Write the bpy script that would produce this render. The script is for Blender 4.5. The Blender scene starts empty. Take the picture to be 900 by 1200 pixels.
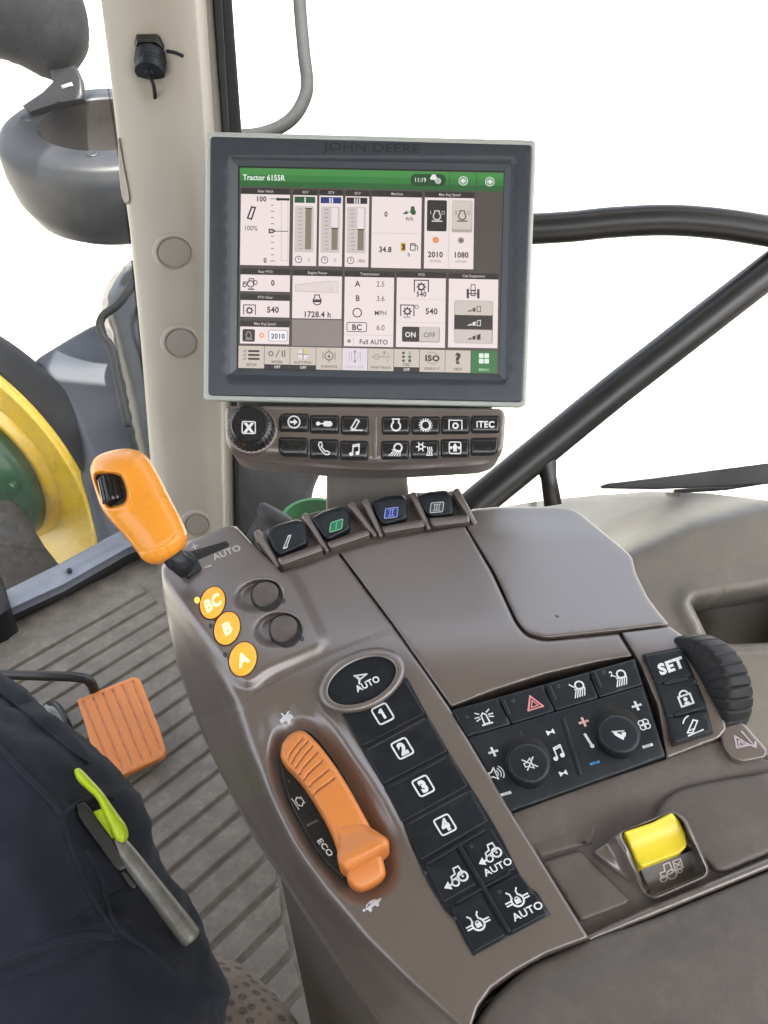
import bpy, bmesh, math, random
import numpy as np
from mathutils import Vector, geometry, noise
from mathutils.bvhtree import BVHTree
random.seed(7)
np.random.seed(7)
SC = bpy.context.scene
COL = SC.collection

# ------------------------------------------------------------------ camera
F = 950.0                                    # focal length in photograph pixels (900 x 1200)
PITCH = math.radians(33)
cP, sP = math.cos(PITCH), math.sin(PITCH)
CAM = np.array([0.0, 0.0, 2.2])
CX = np.array([1.0, 0, 0]); CU = np.array([0, sP, cP]); CF = np.array([0, cP, -sP])
FLOOR_Z = 1.1
cam_data = bpy.data.cameras.new('camera')
cam = bpy.data.objects.new('camera', cam_data)
COL.objects.link(cam)
cam.location = CAM
cam.rotation_euler = (math.radians(90) - PITCH, 0, 0)
cam_data.sensor_fit = 'VERTICAL'
cam_data.sensor_height = 36
cam_data.lens = 36 * F / 1200
cam_data.clip_start = 0.02
cam_data.clip_end = 6000
SC.camera = cam

# ------------------------------------------------------------------ light
SUN_EL, SUN_AZ = math.radians(58), math.radians(150)     # azimuth measured from +Y towards +X: high behind the right shoulder, hidden by the roof
world = bpy.data.worlds.new('World')
SC.world = world
world.use_nodes = True
nt = world.node_tree
sky = nt.nodes.new('ShaderNodeTexSky')
sky.sky_type = 'NISHITA'
sky.sun_disc = False
sky.sun_elevation = SUN_EL
sky.sun_rotation = SUN_AZ
sky.air_density = 1.0
sky.dust_density = 7.0
haze = nt.nodes.new('ShaderNodeHueSaturation')          # hazy, nearly white daylight
haze.inputs['Saturation'].default_value = 0.42
nt.links.new(sky.outputs[0], haze.inputs['Color'])
nt.links.new(haze.outputs[0], nt.nodes['Background'].inputs[0])
nt.nodes['Background'].inputs[1].default_value = 0.15
sun_data = bpy.data.lights.new('sun', 'SUN')
sun_data.energy = 3.0
sun_data.angle = math.radians(0.5)
sun_data.color = (1.0, 0.95, 0.88)
sun = bpy.data.objects.new('sun', sun_data)
COL.objects.link(sun)
sd = Vector((math.sin(SUN_AZ) * math.cos(SUN_EL), math.cos(SUN_AZ) * math.cos(SUN_EL), math.sin(SUN_EL)))
sun.rotation_euler = sd.to_track_quat('Z', 'Y').to_euler()
vs = SC.view_settings
vs.view_transform = 'Standard'
vs.look = 'None'
vs.gamma = 1
vs.use_curve_mapping = False
EXPO = 2.6
vs.exposure = EXPO
SC.cycles.use_denoising = True
SC.cycles.max_bounces = 10
SC.cycles.transparent_max_bounces = 12

# ------------------------------------------------------------------ materials
def lin(r, g, b):
    def c(v):
        v /= 255.0
        return v / 12.92 if v <= 0.04045 else ((v + 0.055) / 1.055) ** 2.4
    return (c(r), c(g), c(b), 1)

def mat(name, col, rough=0.5, metal=0.0, var=0.12, scale=30.0, bump=0.0, bscale=600.0, dust=0.0, dustcol=(0.42, 0.37, 0.30, 1), spec=0.5, coat=0.0, rvar=0.12, fine=None):
    m = bpy.data.materials.new(name)
    m.use_nodes = True
    t = m.node_tree
    b = t.nodes['Principled BSDF']
    b.inputs['Metallic'].default_value = metal
    b.inputs['Specular IOR Level'].default_value = spec
    if coat:
        b.inputs['Coat Weight'].default_value = coat
        b.inputs['Coat Roughness'].default_value = 0.32
    tc = t.nodes.new('ShaderNodeTexCoord')
    n = t.nodes.new('ShaderNodeTexNoise')
    n.inputs['Scale'].default_value = scale
    n.inputs['Detail'].default_value = 6
    n.inputs['Roughness'].default_value = 0.65
    t.links.new(tc.outputs['Object'], n.inputs['Vector'])
    r = t.nodes.new('ShaderNodeValToRGB')
    e = r.color_ramp.elements
    e[0].position, e[1].position = 0.3, 0.7
    e[0].color = tuple(c * (1 - var) for c in col[:3]) + (1,)
    e[1].color = tuple(min(1, c * (1 + var)) for c in col[:3]) + (1,)
    t.links.new(n.outputs['Fac'], r.inputs['Fac'])
    out = r.outputs['Color']
    if dust:
        n2 = t.nodes.new('ShaderNodeTexNoise')
        n2.inputs['Scale'].default_value = scale * 2.3
        n2.inputs['Detail'].default_value = 9
        n2.inputs['Roughness'].default_value = 0.75
        t.links.new(tc.outputs['Object'], n2.inputs['Vector'])
        mr = t.nodes.new('ShaderNodeMapRange')
        mr.inputs['From Min'].default_value = 0.48
        mr.inputs['From Max'].default_value = 0.78
        mr.inputs['To Max'].default_value = dust
        t.links.new(n2.outputs['Fac'], mr.inputs['Value'])
        mx = t.nodes.new('ShaderNodeMix')
        mx.data_type = 'RGBA'
        t.links.new(mr.outputs['Result'], mx.inputs['Factor'])
        t.links.new(out, mx.inputs['A'])
        mx.inputs['B'].default_value = dustcol
        out = mx.outputs['Result']
    t.links.new(out, b.inputs['Base Color'])
    mr2 = t.nodes.new('ShaderNodeMapRange')
    mr2.inputs['To Min'].default_value = max(0.03, rough - rvar)
    mr2.inputs['To Max'].default_value = min(1, rough + rvar)
    t.links.new(n.outputs['Fac'], mr2.inputs['Value'])
    t.links.new(mr2.outputs['Result'], b.inputs['Roughness'])
    if bump:
        n3 = t.nodes.new('ShaderNodeTexNoise')
        n3.inputs['Scale'].default_value = bscale
        n3.inputs['Detail'].default_value = 3
        t.links.new(tc.outputs['Object'], n3.inputs['Vector'])
        bp = t.nodes.new('ShaderNodeBump')
        bp.inputs['Strength'].default_value = bump
        bp.inputs['Distance'].default_value = 0.001
        t.links.new(n3.outputs['Fac'], bp.inputs['Height'])
        t.links.new(bp.outputs['Normal'], b.inputs['Normal'])
    return m

_em = {}
def emit(r, g, b, k=1.0):
    key = (r, g, b, k)
    if key not in _em:
        m = bpy.data.materials.new('screen_colour')
        m.use_nodes = True
        p = m.node_tree.nodes['Principled BSDF']
        c = lin(r, g, b)
        p.inputs['Base Color'].default_value = (0.01, 0.01, 0.01, 1)
        p.inputs['Roughness'].default_value = 0.35
        p.inputs['Emission Color'].default_value = c
        p.inputs['Emission Strength'].default_value = k / (2 ** EXPO)
        _em[key] = m
    return _em[key]

_pt = {}
def paint(r, g, b, k=0.8, rough=0.6):
    key = (r, g, b)
    if key not in _pt:
        c = lin(r, g, b)
        _pt[key] = mat('print_ink', tuple(v * k for v in c[:3]), rough, var=0.1, scale=200)
    return _pt[key]

M = {}
M['brown'] = mat('brown_plastic', (0.100, 0.0815, 0.0715), 0.33, var=0.06, scale=18, bump=0.12, bscale=1700, dust=0.05, dustcol=(0.2, 0.17, 0.14, 1), rvar=0.03, spec=1.0, coat=0.65)
M['brown_dark'] = mat('dark_brown_plastic', (0.075, 0.066, 0.058), 0.5, var=0.1, scale=18, bump=0.15, bscale=900)
M['brown_rough'] = mat('textured_brown_plastic', (0.084, 0.0715, 0.0645), 0.46, var=0.08, scale=20, bump=0.3, bscale=1300, dust=0.12)
M['black'] = mat('black_keypad_rubber', (0.0085, 0.0118, 0.0160), 0.36, var=0.2, scale=40, bump=0.10, bscale=1500, dust=0.12, dustcol=(0.12, 0.105, 0.08, 1), spec=0.32)  # blue tint in the black stands for sky reflected in the keys
M['black2'] = mat('black_matt_plastic', (0.011, 0.0150, 0.0195), 0.40, var=0.15, scale=40, bump=0.12, bscale=1400, dust=0.05, dustcol=(0.12, 0.11, 0.09, 1), spec=0.35)  # same blue cast, reflected sky put into the base colour
M['gloss'] = mat('black_gloss_plastic', (0.012, 0.013, 0.014), 0.22, var=0.1, scale=40, dust=0.05, dustcol=(0.12, 0.11, 0.1, 1))
M['gap'] = mat('dark_gap', (0.012, 0.011, 0.010), 0.8, var=0.2)
M['grime'] = mat('dirty_groove', (0.07, 0.06, 0.043), 0.9, var=0.5, scale=300)
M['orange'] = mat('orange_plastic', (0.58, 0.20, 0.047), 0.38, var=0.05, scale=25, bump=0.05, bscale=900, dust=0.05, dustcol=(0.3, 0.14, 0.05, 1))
M['yellow_orange'] = mat('yellow_orange_plastic', (0.75, 0.285, 0.028), 0.30, var=0.04, scale=25, bump=0.04, bscale=900, dust=0.04, dustcol=(0.4, 0.2, 0.05, 1))  # yellower orange of the shift knob
M['pedal'] = mat('worn_orange_pedal', (0.56, 0.19, 0.05), 0.5, var=0.06, scale=20, bump=0.1, dust=0.35, dustcol=(0.30, 0.16, 0.09, 1))
M['slate'] = mat('slate_grey_plastic', (0.026, 0.034, 0.044), 0.42, var=0.06, scale=30, bump=0.12, bscale=1600, dust=0.10, dustcol=(0.14, 0.14, 0.14, 1))
M['slate_light'] = mat('slate_bevel', (0.048, 0.059, 0.072), 0.40, var=0.05, scale=30)
M['trim'] = mat('pale_grey_trim', (0.36, 0.385, 0.36), 0.4, var=0.04, scale=30)
M['beige'] = mat('beige_trim', (0.305, 0.282, 0.238), 0.42, var=0.04, scale=9, bump=0.15, bscale=900, dust=0.06, dustcol=(0.3, 0.25, 0.19, 1))
M['beige_dark'] = mat('taupe_cap', (0.215, 0.198, 0.168), 0.5, var=0.05, scale=20, bump=0.1)
M['sidewall'] = mat('taupe_side_trim', (0.132, 0.123, 0.110), 0.40, var=0.05, scale=10, bump=0.2, bscale=1000, dust=0.12)
M['rubber'] = mat('black_rubber', (0.010, 0.010, 0.011), 0.55, var=0.2, scale=60, bump=0.1, spec=0.3)
M['steel'] = mat('dull_grey_paint', (0.022, 0.023, 0.0235), 0.7, var=0.12, scale=40, dust=0.2, dustcol=(0.05, 0.05, 0.047, 1), spec=0.12)
M['rail'] = mat('black_painted_tube', (0.010, 0.010, 0.0105), 0.38, var=0.15, scale=30, bump=0.0, dust=0.06, dustcol=(0.08, 0.07, 0.06, 1), spec=0.5)
M['mat'] = mat('grey_rubber_mat', (0.102, 0.091, 0.075), 0.6, var=0.22, scale=22, bump=0.35, bscale=400, dust=0.75, dustcol=(0.21, 0.178, 0.138, 1))
M['floor'] = mat('dusty_floor', (0.07, 0.065, 0.056), 0.7, var=0.2, scale=20, bump=0.2, dust=0.4, dustcol=(0.22, 0.19, 0.15, 1))
M['sill'] = mat('grey_blue_sill_paint', (0.145, 0.16, 0.19), 0.36, var=0.12, scale=14, dust=0.25, dustcol=(0.3, 0.29, 0.28, 1))
M['yellow'] = mat('yellow_paint', (0.62, 0.42, 0.022), 0.28, var=0.10, scale=6, dust=0.5, dustcol=(0.20, 0.15, 0.06, 1), coat=0.4)
M['green'] = mat('green_paint', (0.006, 0.060, 0.020), 0.33, var=0.2, scale=8, dust=0.25, dustcol=(0.035, 0.045, 0.028, 1), coat=0.2)
M['tyre'] = mat('tyre_rubber', (0.009, 0.0098, 0.011), 0.7, var=0.2, scale=10, bump=0.1, bscale=100, dust=0.4, dustcol=(0.032, 0.030, 0.027, 1), spec=0.25)
M['fender'] = mat('slate_blue_plastic', (0.017, 0.023, 0.034), 0.42, var=0.2, scale=5, bump=0.05, dust=0.35, dustcol=(0.048, 0.051, 0.055, 1))
M['exhaust'] = mat('dusty_black_plastic', (0.010, 0.0115, 0.0145), 0.48, var=0.3, scale=9, bump=0.06, bscale=120, dust=0.3, dustcol=(0.055, 0.05, 0.045, 1), spec=0.45)
M['dusty'] = mat('dull_dusty_black', (0.014, 0.0145, 0.016), 0.85, var=0.35, scale=14, bump=0.05, bscale=150, dust=0.4, dustcol=(0.05, 0.046, 0.042, 1), spec=0.3)
M['casting'] = mat('grey_dusty_casting', (0.035, 0.033, 0.030), 0.9, var=0.4, scale=30, dust=0.5, dustcol=(0.09, 0.085, 0.075, 1), spec=0.2)
M['wiperblack'] = mat('black_wiper_plastic', (0.006, 0.007, 0.009), 0.5, var=0.2, scale=20, spec=0.25)
M['rust'] = mat('rusty_pipe', (0.010, 0.0072, 0.0055), 0.8, var=0.4, scale=25, bump=0.4, bscale=200, dust=0.4, dustcol=(0.022, 0.015, 0.011, 1))
M['lime'] = mat('lime_plastic', (0.46, 0.62, 0.015), 0.35, var=0.04, scale=40)
M['rocker'] = mat('yellow_plastic', (0.70, 0.56, 0.03), 0.34, var=0.03, scale=40)
M['barrel'] = mat('scuffed_grey_metal', (0.21, 0.21, 0.19), 0.42, metal=0.35, var=0.3, scale=60, bump=0.2, dust=0.5, dustcol=(0.07, 0.068, 0.06, 1))
M['pad'] = mat('grained_armrest_pad', (0.083, 0.074, 0.066), 0.5, var=0.12, scale=30, bump=0.35, bscale=900, dust=0.55, dustcol=(0.15, 0.13, 0.11, 1))

def glow_mat(name, col, strength, base):
    m = bpy.data.materials.new(name)
    m.use_nodes = True
    b = m.node_tree.nodes['Principled BSDF']
    b.inputs['Base Color'].default_value = base
    b.inputs['Emission Color'].default_value = col
    b.inputs['Emission Strength'].default_value = strength
    b.inputs['Roughness'].default_value = 0.35
    return m
M['lampbtn'] = glow_mat('lit_amber_button', (1.0, 0.42, 0.03, 1), 0.08, (0.66, 0.30, 0.03, 1))
M['led'] = glow_mat('lit_amber_led', (1.0, 0.40, 0.04, 1), 0.55, (0.9, 0.4, 0.05, 1))
M['lampprint'] = glow_mat('lit_button_lettering', (1.0, 0.80, 0.32, 1), 0.18, (0.9, 0.75, 0.4, 1))
M['leddark'] = mat('unlit_led', (0.03, 0.032, 0.04), 0.25, var=0.1)

def cloth_mat():
    m = mat('navy_cotton', (0.0185, 0.0222, 0.0320), 0.9, var=0.35, scale=9, bump=0.4, bscale=1400, dust=0.35, dustcol=(0.030, 0.034, 0.044, 1), spec=0.15)
    b = m.node_tree.nodes['Principled BSDF']
    b.inputs['Sheen Weight'].default_value = 0.06
    b.inputs['Sheen Roughness'].default_value = 0.5
    return m
M['cloth'] = cloth_mat()

def seat_mat():
    m = mat('patterned_seat_cloth', (0.21, 0.17, 0.14), 0.9, var=0.2, scale=40, bump=0.8, bscale=900, spec=0.2)
    t = m.node_tree
    b = t.nodes['Principled BSDF']
    src = b.inputs['Base Color'].links[0].from_socket
    tc = t.nodes.new('ShaderNodeTexCoord')
    mp = t.nodes.new('ShaderNodeMapping')
    mp.inputs['Scale'].default_value = (92, 92, 1)
    mp.inputs['Rotation'].default_value = (0, 0, 0.7)
    t.links.new(tc.outputs['Object'], mp.inputs['Vector'])
    v = t.nodes.new('ShaderNodeTexVoronoi')
    v.inputs['Scale'].default_value = 1.0
    v.inputs['Randomness'].default_value = 0.35
    t.links.new(mp.outputs[0], v.inputs['Vector'])
    mr = t.nodes.new('ShaderNodeMapRange')
    mr.inputs['From Min'].default_value = 0.40
    mr.inputs['From Max'].default_value = 0.28
    t.links.new(v.outputs['Distance'], mr.inputs['Value'])
    n = t.nodes.new('ShaderNodeTexNoise')
    n.inputs['Scale'].default_value = 420
    t.links.new(tc.outputs['Object'], n.inputs['Vector'])
    mu = t.nodes.new('ShaderNodeMath')
    mu.operation = 'MULTIPLY'
    t.links.new(mr.outputs[0], mu.inputs[0])
    t.links.new(n.outputs['Fac'], mu.inputs[1])
    mx = t.nodes.new('ShaderNodeMix')
    mx.data_type = 'RGBA'
    t.links.new(mu.outputs[0], mx.inputs['Factor'])
    t.links.new(src, mx.inputs['A'])
    mx.inputs['B'].default_value = (0.02, 0.015, 0.02, 1)
    t.links.new(mx.outputs['Result'], b.inputs['Base Color'])
    return m
M['seat'] = seat_mat()

def glass_mat():
    m = bpy.data.materials.new('window_glass')
    m.use_nodes = True
    t = m.node_tree
    t.nodes.clear()
    o = t.nodes.new('ShaderNodeOutputMaterial')
    tr = t.nodes.new('ShaderNodeBsdfTransparent')
    tr.inputs[0].default_value = (0.95, 0.965, 0.955, 1)
    gl = t.nodes.new('ShaderNodeBsdfGlossy')
    gl.inputs['Roughness'].default_value = 0.02
    fr = t.nodes.new('ShaderNodeFresnel')
    fr.inputs['IOR'].default_value = 1.25
    df = t.nodes.new('ShaderNodeBsdfTranslucent')
    df.inputs[0].default_value = (0.8, 0.78, 0.74, 1)
    tc = t.nodes.new('ShaderNodeTexCoord')
    n = t.nodes.new('ShaderNodeTexNoise')
    n.inputs['Scale'].default_value = 7
    n.inputs['Detail'].default_value = 8
    t.links.new(tc.outputs['Object'], n.inputs['Vector'])
    mr = t.nodes.new('ShaderNodeMapRange')
    mr.inputs['From Min'].default_value = 0.35
    mr.inputs['From Max'].default_value = 0.75
    mr.inputs['To Min'].default_value = 0.008
    mr.inputs['To Max'].default_value = 0.045
    t.links.new(n.outputs['Fac'], mr.inputs['Value'])
    m1 = t.nodes.new('ShaderNodeMixShader')
    t.links.new(mr.outputs[0], m1.inputs[0])
    t.links.new(tr.outputs[0], m1.inputs[1])
    t.links.new(df.outputs[0], m1.inputs[2])
    m2 = t.nodes.new('ShaderNodeMixShader')
    t.links.new(fr.outputs[0], m2.inputs[0])
    t.links.new(m1.outputs[0], m2.inputs[1])
    t.links.new(gl.outputs[0], m2.inputs[2])
    t.links.new(m2.outputs[0], o.inputs['Surface'])
    return m
M['glass'] = glass_mat()

def ground_mat():
    m = mat('pale_gravel', (0.30, 0.285, 0.25), 0.9, var=0.10, scale=3.0, bump=0.0)
    t = m.node_tree
    b = t.nodes['Principled BSDF']
    src = b.inputs['Base Color'].links[0].from_socket
    tc = t.nodes.new('ShaderNodeTexCoord')
    v = t.nodes.new('ShaderNodeTexVoronoi')
    v.inputs['Scale'].default_value = 28
    t.links.new(tc.outputs['Object'], v.inputs['Vector'])
    hs = t.nodes.new('ShaderNodeMapRange')
    hs.inputs['To Min'].default_value = 0.65
    hs.inputs['To Max'].default_value = 1.25
    t.links.new(v.outputs['Color'], hs.inputs['Value'])
    mx = t.nodes.new('ShaderNodeVectorMath')
    mx.operation = 'SCALE'
    t.links.new(src, mx.inputs[0])
    t.links.new(hs.outputs[0], mx.inputs['Scale'])
    t.links.new(mx.outputs[0], b.inputs['Base Color'])
    bp = t.nodes.new('ShaderNodeBump')
    bp.inputs['Strength'].default_value = 0.6
    bp.inputs['Distance'].default_value = 0.02
    t.links.new(v.outputs['Distance'], bp.inputs['Height'])
    t.links.new(bp.outputs[0], b.inputs['Normal'])
    return m
M['ground'] = ground_mat()

# ------------------------------------------------------------------ frames: planes in space, sketched through the picture
def ray(px, py):
    px = np.asarray(px, float); py = np.asarray(py, float)
    return np.multiply.outer((px - 450) / F, CX) - np.multiply.outer((py - 600) / F, CU) + CF

def D(px, py, t):
    return CAM + ray(px, py) * t

class Frame:
    def __init__(s, p0, n):
        s.p0 = np.asarray(p0, float)
        n = np.asarray(n, float)
        s.n = n / np.linalg.norm(n)
    def K(s, px, py, h=0.0):
        r = ray(px, py)
        t = (np.dot(s.p0 - CAM, s.n) + np.asarray(h, float)) / (r @ s.n)
        return CAM + r * (t[..., None] if np.ndim(t) else t)

def ncam(a, b, c):
    return a * CX + b * CU - c * CF

def frame3(*pts):
    P = [D(*p) for p in pts]
    n = np.cross(P[1] - P[0], P[2] - P[0])
    if np.dot(n, CAM - P[0]) < 0:
        n = -n
    return Frame(P[0], n)

FC = Frame(D(520, 930, 0.50), ncam(-0.03, 0.643, 0.766))       # console top plane
FM = frame3((241, 155, 0.70), (628, 165, 0.70), (427, 474, 0.722))   # monitor face
FB = frame3((265, 480, 0.715), (590, 484, 0.715), (427, 545, 0.705))  # button bar

def front(px, py, t):
    return Frame(D(px, py, t), -CF)

def Z(pts, ox, oy, s):
    return [(ox + x / s, oy + y / s) for x, y in pts]

# ------------------------------------------------------------------ objects
def thing(name, label, cat, loc, group=None):
    o = bpy.data.objects.new(name, None)
    o.empty_display_size = 0.05
    COL.objects.link(o)
    o.location = loc
    o['label'] = label
    o['category'] = cat
    if group:
        o['group'] = group
    return o

def tag(o, label, cat, group=None):
    o['label'] = label
    o['category'] = cat
    if group:
        o['group'] = group
    return o

def root_loc(p):
    while p is not None and p.parent is not None:
        p = p.parent
    return np.array(p.location) if p is not None else np.zeros(3)

def obj(name, V, Fc, m, parent=None, smooth=True, mats=None, midx=None, bevel=0, seg=2, origin=None):
    L = root_loc(parent) if parent is not None else (np.zeros(3) if origin is None else np.asarray(origin, float))
    me = bpy.data.meshes.new(name)
    V = np.asarray(V, float) - L
    me.from_pydata(V.tolist(), [], [list(map(int, f)) for f in Fc])
    for mm in (mats or [m]):
        me.materials.append(mm)
    if midx is not None:
        me.polygons.foreach_set('material_index', midx)
    bm = bmesh.new()
    bm.from_mesh(me)
    bmesh.ops.recalc_face_normals(bm, faces=bm.faces)
    bm.to_mesh(me)
    bm.free()
    if smooth:
        me.polygons.foreach_set('use_smooth', [True] * len(me.polygons))
    me.update()
    o = bpy.data.objects.new(name, me)
    COL.objects.link(o)
    if parent is not None:
        o.parent = parent
    elif origin is not None:
        o.location = L
    if bevel:
        b = o.modifiers.new('bevel', 'BEVEL')
        b.width = bevel
        b.segments = seg
        b.limit_method = 'ANGLE'
        b.angle_limit = math.radians(35)
        b.harden_normals = True
    return o

def part_label(o, text):
    o['label'] = text
    return o

# --- 2-D helpers (photo pixels)
def smoothpoly(pts, n=2, closed=True):
    P = np.asarray(pts, float)
    for _ in range(n):
        if closed:
            Q = np.roll(P, -1, 0)
            P = np.stack([0.75 * P + 0.25 * Q, 0.25 * P + 0.75 * Q], 1).reshape(-1, 2)
        else:
            Q = P[1:]; R = P[:-1]
            mid = np.stack([0.75 * R + 0.25 * Q, 0.25 * R + 0.75 * Q], 1).reshape(-1, P.shape[1])
            P = np.vstack([P[:1], mid, P[-1:]])
    return P

def roundpoly(pts, r, k=4):
    P = np.asarray(pts, float)
    out = []
    n = len(P)
    rr = r if hasattr(r, '__len__') else [r] * n
    for i in range(n):
        a, b, c = P[i - 1], P[i], P[(i + 1) % n]
        u = a - b; v = c - b
        lu, lv = np.linalg.norm(u), np.linalg.norm(v)
        d = min(rr[i], lu * 0.48, lv * 0.48)
        if d < 0.01:
            out.append(b); continue
        p, q = b + u / lu * d, b + v / lv * d
        for t in np.linspace(0, 1, k + 1):
            out.append((1 - t) ** 2 * p + 2 * t * (1 - t) * b + t * t * q)
    return np.array(out)

def ellipse(cx, cy, a, b, ang=0.0, n=40):
    t = np.linspace(0, 2 * math.pi, n, endpoint=False)
    c, s = math.cos(ang), math.sin(ang)
    x, y = a * np.cos(t), b * np.sin(t)
    return np.stack([cx + x * c - y * s, cy + x * s + y * c], 1)

def segdist(P, poly, closed=True):
    """distance of points P to a polyline"""
    P = np.asarray(P, float)
    A = np.asarray(poly, float)
    B = np.roll(A, -1, 0) if closed else A[1:]
    A = A if closed else A[:-1]
    best = np.full(len(P), 1e9)
    for a, b in zip(A, B):
        d = b - a
        L2 = d @ d
        if L2 < 1e-12:
            continue
        t = np.clip(((P - a) @ d) / L2, 0, 1)
        q = P - a - t[:, None] * d
        best = np.minimum(best, np.hypot(q[:, 0], q[:, 1]))
    return best

def inside(P, poly):
    P = np.asarray(P, float)
    A = np.asarray(poly, float)
    x, y = P[:, 0], P[:, 1]
    r = np.zeros(len(P), bool)
    B = np.roll(A, -1, 0)
    for (x1, y1), (x2, y2) in zip(A, B):
        if y1 == y2:
            continue
        k = ((y1 > y) != (y2 > y)) & (x < (x2 - x1) * (y - y1) / (y2 - y1) + x1)
        r ^= k
    return r

def area2(P):
    P = np.asarray(P)
    Q = np.roll(P, -1, 0)
    return np.sum(P[:, 0] * Q[:, 1] - Q[:, 0] * P[:, 1])

def resample(poly, s):
    A = np.asarray(poly, float)
    B = np.roll(A, -1, 0)
    out = []
    for a, b in zip(A, B):
        L = np.linalg.norm(b - a)
        if L < 1e-6:
            continue
        k = max(1, int(round(L / s)))
        for i in range(k):
            out.append(a + (b - a) * i / k)
    return np.array(out)

def sd(P, poly):
    """signed distance, positive inside"""
    d = segdist(P, poly)
    return np.where(inside(P, poly), d, -d)

def sstep(x, a, b):
    t = np.clip((x - a) / (b - a), 0, 1)
    return t * t * (3 - 2 * t)

def sculpt_mesh(fr, poly, h=0.0, edge=(2.0, 0.001), spacing=8.0, skirt=0.006, holes=(), back=None):
    poly = np.asarray(poly, float)
    if area2(poly) < 0:
        poly = poly[::-1]
    r, drop = edge
    bs = min(spacing, max(2.0, spacing))
    bd = resample(poly, bs)
    loops = [bd] + [resample(hh, bs) for hh in holes]
    pts = [b for b in loops]
    T = np.roll(bd, -1, 0) - np.roll(bd, 1, 0)
    N = np.stack([-T[:, 1], T[:, 0]], 1)
    N /= np.maximum(1e-9, np.linalg.norm(N, axis=1))[:, None]
    if r > 0:
        for k in (0.12, 0.35, 0.65, 1.0):
            q = bd + N * r * k
            ok = inside(q, poly) & (segdist(q, poly) > r * k * 0.93)
            pts.append(q[ok])
    x0, y0 = poly.min(0); x1, y1 = poly.max(0)
    gx, gy = np.meshgrid(np.arange(x0, x1, spacing), np.arange(y0, y1, spacing * 0.87))
    gx = gx + (np.arange(gx.shape[0]) % 2)[:, None] * spacing * 0.5
    G = np.stack([gx.ravel(), gy.ravel()], 1)
    if len(G):
        G = G[inside(G, poly)]
    if len(G):
        G = G[segdist(G, poly) > max(r * 1.1, spacing * 0.5)]
    for hh in holes:
        if len(G):
            G = G[(segdist(G, hh) > spacing * 0.35) & ~inside(G, hh)]
    pts.append(G)
    edges = []
    off = 0
    for lp in loops:
        n = len(lp)
        edges += [(off + i, off + (i + 1) % n) for i in range(n)]
        off += n
    A = np.vstack([p for p in pts if len(p)])
    vs_, es_, fs_, *_r = geometry.delaunay_2d_cdt([Vector(p) for p in A], edges, [], 0, 1e-4)
    V2 = np.array([(v.x, v.y) for v in vs_])
    Fs = np.array([f for f in fs_ if len(f) == 3], int)
    C = V2[Fs].mean(1)
    keep = inside(C, poly)
    for hh in holes:
        keep &= ~inside(C, hh)
    Fs = Fs[keep]
    used = np.unique(Fs)
    remap = -np.ones(len(V2), int); remap[used] = np.arange(len(used))
    V2 = V2[used]; Fs = remap[Fs]
    d = segdist(V2, poly)
    hv = h(V2) if callable(h) else np.full(len(V2), float(h))
    if r > 0:
        t = np.clip(1 - d / r, 0, 1)
        hv = hv - drop * (1 - np.sqrt(np.maximum(0, 1 - t * t)))
    V3 = fr.K(V2[:, 0], V2[:, 1], hv)
    faces = [tuple(f) for f in Fs]
    V = list(V3)
    # boundary edges
    cnt = {}
    for f in Fs:
        for i in range(3):
            a, b = int(f[i]), int(f[(i + 1) % 3])
            k = (min(a, b), max(a, b))
            cnt[k] = None if k in cnt else (a, b)
    bed = [e for e in cnt.values() if e]
    if back is not None:
        hb = back(V2) if callable(back) else np.full(len(V2), float(back))
        bset = set(i for e in bed for i in e)
        base = fr.K(V2[:, 0], V2[:, 1], 0.0)
        mp = {}
        for i in range(len(V2)):
            if i in bset:
                mp[i] = i
            else:
                mp[i] = len(V); V.append(base[i] - fr.n * hb[i])
        faces += [(mp[f[0]], mp[f[2]], mp[f[1]]) for f in Fs]
    elif skirt:
        mp = {}
        def lo(i):
            if i not in mp:
                mp[i] = len(V); V.append(V3[i] - fr.n * skirt)
            return mp[i]
        sk = []
        for a, b in bed:
            # separate top-edge verts keep the rim crisp
            sk.append((b, a, lo(a), lo(b)))
        faces += sk
    return np.array(V), faces

def sculpt(name, fr, poly, m, parent=None, h=0.0, edge=(2.0, 0.001), spacing=8.0, skirt=0.006, holes=(), back=None, origin=None):
    V, Fc = sculpt_mesh(fr, poly, h, edge, spacing, skirt, holes, back)
    o = obj(name, V, Fc, m, parent, origin=origin)
    return o

def grid_faces(nu, nv, cu=False, cv=False):
    Fc = []
    for i in range(nu if cu else nu - 1):
        for j in range(nv if cv else nv - 1):
            a = i * nv + j; b = ((i + 1) % nu) * nv + j
            c = ((i + 1) % nu) * nv + (j + 1) % nv; d = i * nv + (j + 1) % nv
            Fc.append((a, b, c, d))
    return Fc

def tube_mesh(path, rad, seg=14, caps=True, flat=1.0, up=None):
    P = np.asarray(path, float)
    n = len(P)
    R = np.full(n, rad) if np.isscalar(rad) else np.asarray(rad, float)
    T = np.gradient(P, axis=0)
    T /= np.linalg.norm(T, axis=1)[:, None]
    u = np.array([0, 0, 1.0]) if up is None else np.asarray(up, float)
    if abs(T[0] @ u) > 0.95 and up is None:
        u = np.array([0, 1.0, 0])
    V = []
    for i in range(n):
        a = u - T[i] * (u @ T[i]); a /= np.linalg.norm(a); u = a
        b = np.cross(T[i], a)
        for k in range(seg):
            t = 2 * math.pi * k / seg
            V.append(P[i] + R[i] * (math.cos(t) * a * flat + math.sin(t) * b))
    Fc = grid_faces(n, seg, False, True)
    if caps:
        Fc.append(tuple(range(seg))); Fc.append(tuple((n - 1) * seg + k for k in range(seg)))
    return np.array(V), Fc

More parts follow.
